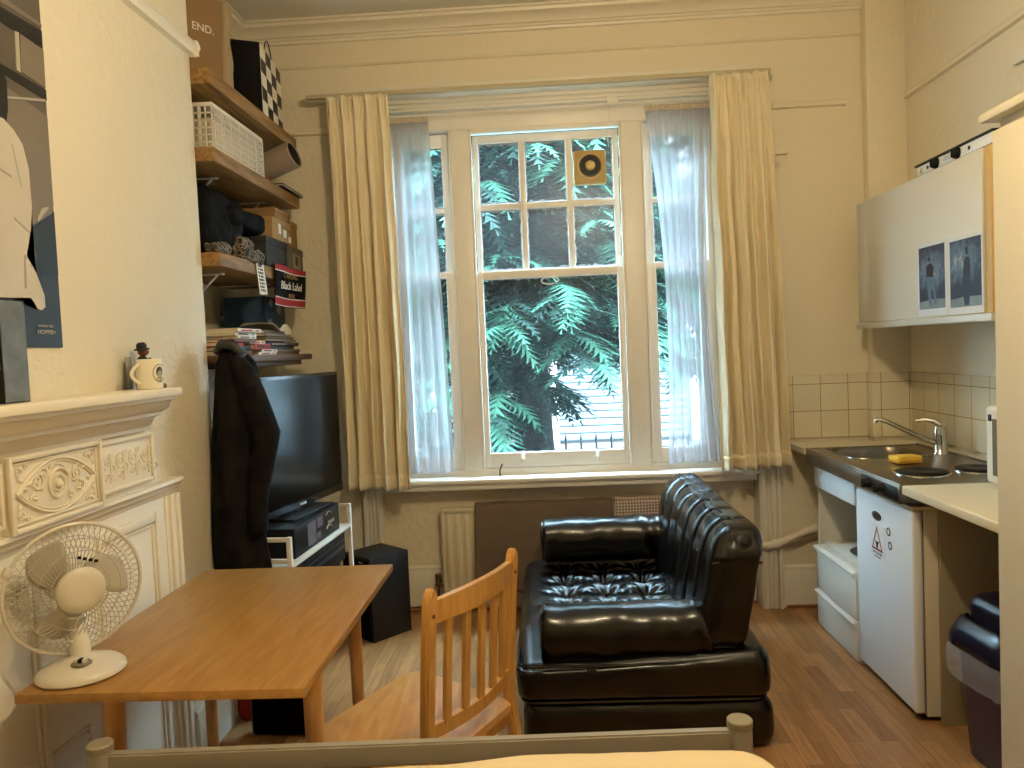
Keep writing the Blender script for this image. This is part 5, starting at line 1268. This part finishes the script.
# top sheet with an opening for the bowl
B0x, B1x, B0y, B1y = 1.43, 1.80, 3.70, 4.075
for a in ((SXf, SXb, SY_0, B0y), (SXf, SXb, B1y, SY_1), (SXf, B0x, B0y, B1y), (B1x, SXb, B0y, B1y)): box(bm, *a, WZ-.004, WZ, 0)
box(bm, SXf, SXf+.006, SY_0, SY_1, WZ-.075, WZ-.001, .002); box(bm, SXf, SXb, SY_0, SY_0+.004, WZ-.075, WZ-.001, .001); box(bm, SXf, SXb, SY_1-.004, SY_1, WZ-.06, WZ-.001, .001)
box(bm, SXf, SXf+.014, SY_0, SY_1, WZ-.002, WZ+.004, .003); box(bm, SXb-.012, SXb, SY_0, SY_1, WZ-.002, WZ+.010, .003); box(bm, SXf, SXb, SY_1-.012, SY_1, WZ-.002, WZ+.004, .003)
bmesh.ops.remove_doubles(bm, verts=bm.verts[:], dist=1e-5)
link('steel_top', bm, steel, t)
bm = NB()   # rounded bowl
prof = [(1.0, 0), (.985, -.006), (.965, -.03), (.95, -.12), (.90, -.145), (.5, -.152), (.12, -.155), (0, -.155)]
rg = []
for k, z in prof:
    r = []
    for i in range(48):
        a = 2*PI*i/48; ca, sa = math.cos(a), math.sin(a); e = .45
        r.append(bm.verts.new(((B0x+B1x)/2+(B1x-B0x)/2*k*1.01*math.copysign(abs(ca)**e, ca), (B0y+B1y)/2+(B1y-B0y)/2*k*1.01*math.copysign(abs(sa)**e, sa), WZ+.001+z)))
    rg.append(r)
for a, b in zip(rg, rg[1:]):
    for i in range(48): bm.faces.new((a[i], a[(i+1) % 48], b[(i+1) % 48], b[i]))
bmesh.ops.remove_doubles(bm, verts=bm.verts[:], dist=1e-6)
link('bowl', bm, steel, t, recalc=True, smooth=60)
bm = NB(); tube(bm, [((B0x+B1x)/2+(B1x-B0x)/2*1.03*math.copysign(abs(math.cos(a))**.45, math.cos(a)), (B0y+B1y)/2+(B1y-B0y)/2*1.03*math.copysign(abs(math.sin(a))**.45, math.sin(a)), WZ+.001) for a in [2*PI*i/60 for i in range(60)]], .004, 6, closed=True); link('bowl_rim', bm, steel, t)
bm = NB(); lathe(bm, [(0, .002), (.02, .002), (.03, .004), (.032, 0)], 20, mx=Matrix.Translation((1.62, 3.86, WZ-.153))); link('plug_hole', bm, chrome, t)
hob = mat('black hotplate iron', (22, 20, 20), .45, .3)
for x, y, r in ((1.545, 3.275, .098), (1.79, 3.30, .088)):
    bm = NB(); lathe(bm, [(r+.014, 0), (r+.013, .004), (r+.004, .006), (r+.002, .002)], 40, mx=Matrix.Translation((x, y, WZ))); rr_ = link('hotplate_ring', bm, chrome, t)
    bm = NB(); lathe(bm, [(r, .0), (r, .011), (r-.006, .014), (r*.4, .014), (r*.36, .012), (0, .012)], 40, mx=Matrix.Translation((x, y, WZ))); link('hotplate', bm, hob, t)
bm = NB(); box(bm, SXf-.002, SXf+.001, 3.05, 3.40, WZ-.066, WZ-.012, .001); link('control_panel', bm, mat('dark scratched steel', (60, 56, 52), .35, .8, var=.4), t)
for y in (3.31, 3.19):
    bm = NB(); lathe(bm, [(0, .030), (.014, .030), (.018, .026), (.021, .004), (.022, 0)], 24, mx=Matrix.Translation((SXf-.002, y, WZ-.040)) @ Matrix.Rotation(-PI/2, 4, 'Y')); box(bm, SXf-.036, SXf-.028, y-.003, y+.003, WZ-.058, WZ-.022, .001); link('knob', bm, black_pl, t)
bm = NB()   # tap
tp = Vector((1.868, 3.77, WZ))
lathe(bm, [(.036, 0), (.036, .006), (.030, .012), (.028, .05), (.030, .09), (.031, .115), (.026, .135), (0, .142)], 28, mx=Matrix.Translation(tp)); tap = link('tap_body', bm, chrome, t, smooth=50)
bm = NB(); tube(bm, [tp+Vector(v) for v in ((-.012, .0, .050), (-.05, .02, .070), (-.13, .055, .110), (-.20, .09, .150), (-.235, .105, .167), (-.252, .112, .165), (-.256, .113, .150))], [.013, .012, .0115, .011, .011, .0115, .012], 14); link('spout', bm, chrome, tap)
bm = NB(); tube(bm, [tp+Vector(v) for v in ((0, 0, .14), (-.02, .012, .158), (-.06, .03, .168), (-.095, .045, .163))], [.018, .015, .009, .006], 10); link('lever', bm, chrome, tap)
# sponge
t = thing('sponge', (1.50, 3.50, WZ+.004), 'yellow washing-up sponge on the steel sink edge', 'sponge')
QM = Matrix.Translation((1.60, 3.545, WZ+.004)) @ Matrix.Rotation(.15, 4, 'Z')
bm = NB(); puff(bm, (0, 0, .021), (.058, .04, .011), (.006, .006, .005), (6, 6, 3), mx=QM); link('foam', bm, mat('yellow foam', (226, 182, 60), .95, bump=.6, bscale=160), t)
bm = NB(); puff(bm, (0, 0, .005), (.058, .04, .005), (.004, .004, .003), (6, 6, 2), mx=QM); link('scourer', bm, mat('pale yellow scourer', (206, 150, 50), .98, bump=.8, bscale=200), t)
# worktops
bm = NB(); box(bm, FX-.035, XR-.014, 2.36, 3.028, WZ-.036, WZ, .006, seg=3); tag(link('worktop', bm, worktop_m), 'cream worktop running from the hob towards the tall cupboard', 'worktop')
bm = NB(); prism(bm, [(1.335, 4.386, WZ-.03), (1.335, 4.125, WZ-.03), (XR-.015, 4.125, WZ-.03), (XR-.015, 4.316, WZ-.03), (1.775, 4.316, WZ-.03), (1.775, 4.386, WZ-.03)], (0, 0, .032)); box(bm, 1.93, XR-.015, 3.04, 4.124, WZ-.03, WZ+.002, .003)
tag(link('worktop', bm, worktop_m), 'narrow cream worktop strip between the steel sink and the tiles', 'worktop')
# fridge
t = thing('fridge', (1.66, 3.30, 0), 'small white undercounter fridge with warning sticker on its door', 'fridge')
fwm = mat('fridge white', (222, 224, 226), .38)
bm = NB(); box(bm, 1.43, 1.93, 3.025, 3.565, .02, .848, .006); link('body', bm, mat('fridge side cream', (206, 198, 178), .45), t)
bm = NB(); box(bm, FX, 1.425, 3.02, 3.570, .035, .835, .012, seg=3); dr_ = link('door', bm, fwm, t)
bm = NB(); box(bm, FX+.002, 1.93, 3.02, 3.570, .838, .852, .004); link('top_trim', bm, mat('yellowed trim', (196, 180, 136), .5), t)
bm = NB(); box(bm, 1.425, 1.431, 3.03, 3.56, .04, .835, .001); link('door_seal', bm, mat('grey seal', (120, 116, 108), .7), t)
for y in (3.07, 3.52):
    bm = NB(); cyl(bm, (1.45, y, 0), (1.45, y, .025), .015); link('foot', bm, black_pl, t)
fx2 = lambda y, z: frame_mx((FX-.0012, y, z), (0, -1, 0), (0, 0, 1))
bm = NB(); lathe(bm, [(0, .0015), (1, .0015), (1, 0)], 32, mx=fx2(3.345, .750) @ Matrix.Diagonal((.045, .019, 1, 1))); link('oval_badge', bm, mat('badge black', (20, 24, 28), .3), dr_, smooth=0)
bm = NB(); lathe(bm, [(.72, .002), (.80, .002)], 32, mx=fx2(3.345, .750) @ Matrix.Diagonal((.045, .019, 1, 1))); link('badge_ring', bm, MATS['badge silver'], dr_, smooth=0)
def tri(bm, cyy, cz, w, h, x): tri_poly(bm, [(x, cyy-w/2, cz), (x, cyy+w/2, cz), (x, cyy, cz+h)])
sX = FX-.0008
bm = NB(); box(bm, sX-.0003, FX+.001, 3.27, 3.415, .565, .715, 0); o = link('sticker_sheet', bm, mat('sticker backing', (226, 224, 222), .4), dr_)
bm = NB()
TA, TB, TC = Vector((0, 3.29, .60)), Vector((0, 3.40, .60)), Vector((0, 3.345, .708)); ctr = (TA+TB+TC)/3
o3 = [p for p in (TA, TB, TC)]; i3 = [ctr+(p-ctr)*.74 for p in o3]
for k in range(3):
    q = (o3[k], o3[(k+1) % 3], i3[(k+1) % 3], i3[k]); tri_poly(bm, [(sX-.0006, p.y, p.z) for p in q])
link('warning_triangle', bm, mat('sticker red', (150, 36, 40), .4), dr_, smooth=0)
bm = NB(); tri_poly(bm, [(sX-.0006, 3.345+.018*math.cos(a)*(1+.4*math.sin(3*a)), .630+.014*math.sin(a)+.006*math.cos(2*a)) for a in [k*2*PI/20 for k in range(20)]]); link('warning_symbol', bm, black_pl, dr_, smooth=0)
text('sticker_text', 'NOT SUITABLE', .014, black_pl, dr_, frame_mx((sX-.0009, 3.343, .588), (0, -1, 0), (0, 0, 1)), sx=1.0, ext=.0002)
text('sticker_text', 'for wet hands', .010, black_pl, dr_, frame_mx((sX-.0009, 3.343, .573), (0, -1, 0), (0, 0, 1)), sx=1.1, ext=.0002)
for y, z in ((3.23, .708), (3.218, .652)):
    bm = NB(); lathe(bm, [(.013, .0004), (.013, .0012), (.018, .0012), (.018, 0)], 8, mx=fx2(y, z)); link('round_sticker', bm, black_pl, dr_, smooth=0)
# drawer unit under the bowl
t = thing('drawer_cabinet', (1.66, 3.86, 0), 'white base unit with open shelf and two drawers under the sink', 'cabinet')
wc_ = mat('white melamine', (216, 212, 200), .42)
bm = NB(); y0, y1 = 3.58, 4.105
box(bm, FX+.012, 1.90, y0, y0+.016, .0, .86, .001); box(bm, FX+.012, 1.90, y1-.016, y1, .0, .86, .001); box(bm, 1.885, 1.90, y0, y1, 0, .86, .001); box(bm, FX+.03, 1.885, y0+.016, y1-.016, .44, .456, .001); box(bm, FX+.03, 1.885, y0+.016, y1-.016, .03, .046, .001)
link('carcass', bm, wc_, t)
bm = NB(); box(bm, FX-.004, FX+.012, y0-.0, y1, .745, .865, .002); link('fascia', bm, mat('white gloss fascia', (218, 220, 222), .3), t)
for z0, z1 in ((.205, .43), (.012, .195)):
    bm = NB(); box(bm, FX-.004, FX+.012, y0+.002, y1-.002, z0, z1-.03, .002); d_ = link('drawer', bm, wc_, t)
    bm = NB(); prism(bm, [(FX+.012, 0, z1-.03), (FX-.004, 0, z1-.03), (FX-.006, 0, z1-.022), (FX-.02, 0, z1-.016), (FX-.022, 0, z1-.004), (FX-.012, 0, z1), (FX+.012, 0, z1)], (0, y1-y0-.004, 0)); bmesh.ops.translate(bm, vec=(0, y0+.002, 0), verts=bm.verts[:])
    link('handle_rail', bm, mat('white rail', (226, 224, 216), .35), d_)
bm = NB(); box(bm, FX+.002, FX+.05, y0+.02, y1-.02, .43, .437, .001); link('ledge', bm, wc_, t)
bm = NB(); lathe(bm, [(0, 0), (.07, 0), (.12, .012), (.13, .02), (.12, .016), (0, .006)], 32, mx=Matrix.Translation((1.56, 3.75, .457))); tag(link('dish', bm, mat('grey dish', (90, 88, 86), .4)), 'dark dish on the open shelf of the white base unit', 'dish')
# end panel
bm = NB(); box(bm, 1.475, XR-.002, 2.995, 3.012, 0, WZ-.037, .002); tag(link('end_panel', bm, mat('beige end panel', (150, 138, 114), .55)), 'beige panel beside the fridge under the cream worktop', 'panel')
# microwave
t = thing('microwave', (1.8, 2.72, WZ), 'white microwave with rounded window frame on the worktop beside the tall cupboard', 'microwave')
bm = NB(); box(bm, 1.655, 1.965, 2.42, 2.955, WZ+.014, 1.235, .01); link('casing', bm, white_m, t)
bm = NB(); box(bm, 1.625, 1.66, 2.42, 2.95, WZ+.016, 1.245, .016, seg=4); d_ = link('door', bm, whitepl, t)
bm = NB(); box(bm, 1.6225, 1.627, 2.52, 2.90, .99, 1.20, .012, seg=3); link('door_window', bm, mat('smoky window', (120, 112, 100), .2), d_)
bm = NB(); box(bm, 1.621, 1.626, 2.905, 2.925, 1.19, 1.215, .003); link('latch_button', bm, black_pl, d_)
for y in (2.45, 2.91):
    for x in (1.68, 1.94):
        bm = NB(); cyl(bm, (x, y, WZ), (x, y, WZ+.016), .012); link('foot', bm, mat('steel foot', (120, 120, 118), .3, 1), t)
# wall cabinet
t = thing('wall_cabinet', (1.84, 3.6, 1.575), 'cream wall cabinet above the sink with two blue prints on its door', 'cabinet')
bm = NB(); box(bm, 1.69, XR-.002, 3.02, 4.195, 1.59, 2.215, .002); link('body', bm, cab_m, t)
bm = NB(); box(bm, 1.668, 1.686, 3.022, 4.20, 1.592, 2.215, .003); link('door', bm, cab_m, t)
bm = NB(); box(bm, 1.673, 1.9, 2.972, 3.018, 1.592, 2.215, .001); link('edge_strip', bm, cab_edge, t)
bm = NB(); box(bm, 1.655, 1.70, 2.95, 4.20, 1.560, 1.590, .003); link('light_rail', bm, mat('grey white rail', (200, 196, 186), .3), t)
def photo_mat(pose):
    m = mat('blue photo %d' % pose, (30, 46, 70), .35); N = m.node_tree.nodes; L = m.node_tree.links; b = N['Principled BSDF']
    tc = N.new('ShaderNodeTexCoord'); vd = N.new('ShaderNodeVectorMath'); vd.operation = 'DISTANCE'
    n = N.new('ShaderNodeTexNoise'); n.inputs['Scale'].default_value = 9; n.inputs['Detail'].default_value = 6; mpp = N.new('ShaderNodeMapping'); mpp.inputs['Scale'].default_value = (1, .8, 1.6)
    L.new(tc.outputs['Generated'], mpp.inputs[0]); L.new(mpp.outputs[0], vd.inputs[0]); vd.inputs[1].default_value = (.5, .8*(.52 if pose == 0 else .66), 1.6*(.60 if pose == 0 else .68))
    L.new(tc.outputs['Generated'], n.inputs['Vector'])
    ad = N.new('ShaderNodeMath'); ad.operation = 'MULTIPLY_ADD'; L.new(n.outputs['Fac'], ad.inputs[0]); ad.inputs[1].default_value = .45; L.new(vd.outputs['Value'], ad.inputs[2])
    r = N.new('ShaderNodeValToRGB'); L.new(ad.outputs[0], r.inputs[0])
    r.color_ramp.elements[0].position = .60; r.color_ramp.elements[0].color = (.62, .62, .56, 1); r.color_ramp.elements[1].position = .98; r.color_ramp.elements[1].color = (.012, .028, .07, 1)
    e = r.color_ramp.elements.new(.74); e.color = (.12, .20, .30, 1); L.new(r.outputs[0], b.inputs['Base Color']); return m
def print_photo(y0, y1, z0, z1, label, pose):
    t = thing('photo_print', (1.667, (y0+y1)/2, z0), label, 'photo')
    bm = NB(); box(bm, 1.6668, 1.6678, y0, y1, z0, z1, 0); link('paper_border', bm, mat('photo paper', (214, 218, 222), .3), t)
    a0, a1, b0, b1 = y0+.012, y1-.012, z0+.028, z1-.014
    m = photo_mat(pose)
    bm = NB(); box(bm, 1.6662, 1.6669, a0, a1, b0, b1, 0); link('picture', bm, m, t)
    w = a1-a0; h = b1-b0
    def pt(u, v): return (a1-u*w, b0+v*h)     # u from the left as seen
    def poly(name, pts, mm_, x): bm = NB(); tri_poly(bm, [(x,)+pt(*p) for p in pts]); link(name, bm, mm_, t, smooth=0, recalc=False)
    gl_ = mat('photo pale glow', (170, 178, 180), .35, var=.35, vscale=24); ft = mat('photo floor', (120, 140, 146), .35, var=.3, vscale=16); fg_ = mat('photo figure dark', (20, 28, 42), .35); fl = mat('photo denim', (88, 110, 134), .35, var=.3, vscale=30)
    gx, gy = (.45, .66) if pose == 0 else (.30, .72)
    poly('floor_print', [(0, 0), (0, .12), (.5, .15), (1, .14), (1, 0)], ft, 1.6659)
    if pose == 0:
        poly('torso_print', [(.30, .52), (.30, .68), (.38, .72), (.52, .72), (.58, .66), (.58, .50), (.44, .47)], fg_, 1.6656)
        poly('legs_print', [(.30, .52), (.34, .30), (.40, .05), (.50, .05), (.48, .30), (.55, .30), (.62, .06), (.70, .08), (.60, .50)], fl, 1.6655)
        poly('head_print', [(.42+.06*math.cos(a), .79+.035*math.sin(a)) for a in [k*PI/6 for k in range(12)]], fg_, 1.6655)
    else:
        poly('torso_print', [(.44, .46), (.46, .66), (.54, .74), (.66, .70), (.66, .44)], fg_, 1.6656)
        poly('legs_print', [(.40, .42), (.42, .22), (.48, .02), (.62, .02), (.66, .24), (.66, .46), (.48, .48)], mat('photo navy', (30, 44, 70), .35), 1.6655)
        poly('head_print', [(.56+.05*math.cos(a), .80+.04*math.sin(a)) for a in [k*PI/6 for k in range(12)]], fg_, 1.6655)
        poly('hat_print', [(.50, .83), (.52, .88), (.58, .885), (.62, .83)], fg_, 1.6654)
print_photo(3.29, 3.535, 1.600, 1.912, 'left blue photographic print of a person standing facing forward, on the wall cabinet', 0)
print_photo(3.02, 3.272, 1.595, 1.905, 'right blue photographic print of a person turned sideways, on the wall cabinet', 1)
# portable hob stored on the cabinet
t = thing('portable_hob', (1.85, 3.35, 2.218), 'white portable hob with two black knobs stored on the wall cabinet', 'hob')
HM = Matrix.Identity(4)
bm = NB(); box(bm, 1.692, 1.92, 2.99, 3.58, 2.222, 2.268, .006); link('casing', bm, white_m, t)
bm = NB(); box(bm, 1.685, 1.925, 2.98, 3.59, 2.268, 2.276, .003); link('top_plate', bm, black_pl, t)
bm = NB(); box(bm, 1.688, 1.693, 2.99, 3.58, 2.218, 2.224, .001); link('lower_edge', bm, mat('hob dark red edge', (70, 30, 26), .5), t)
for y in (3.405, 3.235):
    bm = NB(); lathe(bm, [(0, .022), (.014, .022), (.019, .018), (.023, .004), (.024, 0)], 24, mx=Matrix.Translation((1.692, y, 2.246)) @ Matrix.Rotation(-PI/2, 4, 'Y')); box(bm, 1.664, 1.671, y-.003, y+.003, 2.230, 2.262, .001); link('knob', bm, black_pl, t)
for y in (3.48, 3.15):
    bm = NB(); lathe(bm, [(0, .002), (.008, .002), (.008, 0)], 12, mx=Matrix.Translation((1.692, y, 2.246)) @ Matrix.Rotation(-PI/2, 4, 'Y')); link('indicator', bm, black_pl, t)
bm = NB(); tri_poly(bm, [(1.6912, 3.555, 2.232), (1.6912, 3.525, 2.232), (1.6912, 3.54, 2.26)]); link('warning_mark', bm, mat('dull yellow', (200, 170, 60), .5), t, smooth=0)
bm = NB()
for k in range(3): box(bm, 1.6908, 1.692, 3.295, 3.345, 2.242+.01*k, 2.2445+.01*k, 0)
link('rating_print', bm, mat('grey print', (120, 116, 108), .5), t)
for x, r in ((1.80, .075),):
    for y in (3.42, 3.14):
        bm = NB(); lathe(bm, [(r, 0), (r, .01), (r*.4, .012), (0, .011)], 32, mx=Matrix.Translation((x, y, 2.276))); link('hotplate', bm, hob, t)
# tall cupboard
t = thing('tall_cupboard', (1.66, 1.8, 0), 'tall cream cupboard at the right edge of the view', 'cupboard')
bm = NB(); box(bm, 1.318, XR-.002, 1.25, 2.292, 0, 2.125, .003); link('body', bm, cab_m, t)
bm = NB(); box(bm, 1.300, 1.318, 1.25, 2.300, .06, 2.095, .002); link('side_panel', bm, mat('pale cream panel', (226, 214, 186), .5), t)
bm = NB(); box(bm, 1.283, XR-.002, 1.23, 2.335, 2.127, 2.152, .003); link('top_board', bm, mat('cream top board', (222, 212, 184), .4), t)
# pedal/swing bin
t = thing('waste_bin', (1.60, 2.62, 0), 'dark purple kitchen bin with swing lid under the worktop', 'bin')
BM_ = Matrix.Translation((1.625, 2.70, 0)) @ Matrix.Rotation(.10, 4, 'Z') @ Matrix.Diagonal((1, 1, .95, 1))
def rr_loft(bm, secs, n=40, e=.35, mi=0, cap0=True, cap1=False, mx=None):
    R_ = []
    for hx, hy, z in secs:
        R_.append([bm.verts.new((hx*math.copysign(abs(math.cos(a))**e, math.cos(a)), hy*math.copysign(abs(math.sin(a))**e, math.sin(a)), z)) for a in [2*PI*(i+.5)/n for i in range(n)]])
    for a, b in zip(R_, R_[1:]):
        for i in range(n): bm.faces.new((a[i], a[(i+1) % n], b[(i+1) % n], b[i])).material_index = mi
    if cap0: bm.faces.new(R_[0][::-1])
    if cap1: bm.faces.new(R_[-1])
    tf(bm, [v for q in R_ for v in q], mx)
bm = NB(); rr_loft(bm, [(.150, .125, 0), (.155, .13, .01), (.185, .155, .42), (.195, .165, .425), (.195, .165, .43)], mx=BM_); link('bin_body', bm, purple, t, smooth=50)
bm = NB(); rr_loft(bm, [(.205, .175, .425), (.21, .18, .43), (.208, .178, .465), (.18, .15, .53), (.165, .138, .535)], cap0=False, mx=BM_, cap1=False); link('lid_frame', bm, bin_lid, t, smooth=50)
bm = NB(); puff(bm, (0, 0, .555), (.155, .125, .075), (.06, .05, .06), (10, 10, 6), mx=BM_); link('swing_flap', bm, bin_lid, t, smooth=60)
bm = NB(); n_ = 90; R_ = []
for j, (k, z) in enumerate(((1.03, .43), (1.10, .41), (1.13, .385), (1.10, .35), (1.09, .325), (1.10, .315))):
    R_.append([bm.verts.new(BM_ @ Vector(((.195*k+.010*noise.noise(Vector((i*.37, j*.9, 0)))*min(1, j))*math.copysign(abs(math.cos(a))**.35, math.cos(a)), (.165*k+.010*noise.noise(Vector((i*.41, j, 3)))*min(1, j))*math.copysign(abs(math.sin(a))**.35, math.sin(a)), z+.015*noise.noise(Vector((i*.2, 7, j)))*(j > 3)))) for i, a in [(i, 2*PI*(i+.5)/n_) for i in range(n_)]])
for a, b in zip(R_, R_[1:]):
    for i in range(n_): bm.faces.new((a[i], a[(i+1) % n_], b[(i+1) % n_], b[i]))
link('bin_liner', bm, clear_mat('clear crinkled plastic', .2, (.7, .7, .72)), t, smooth=40)
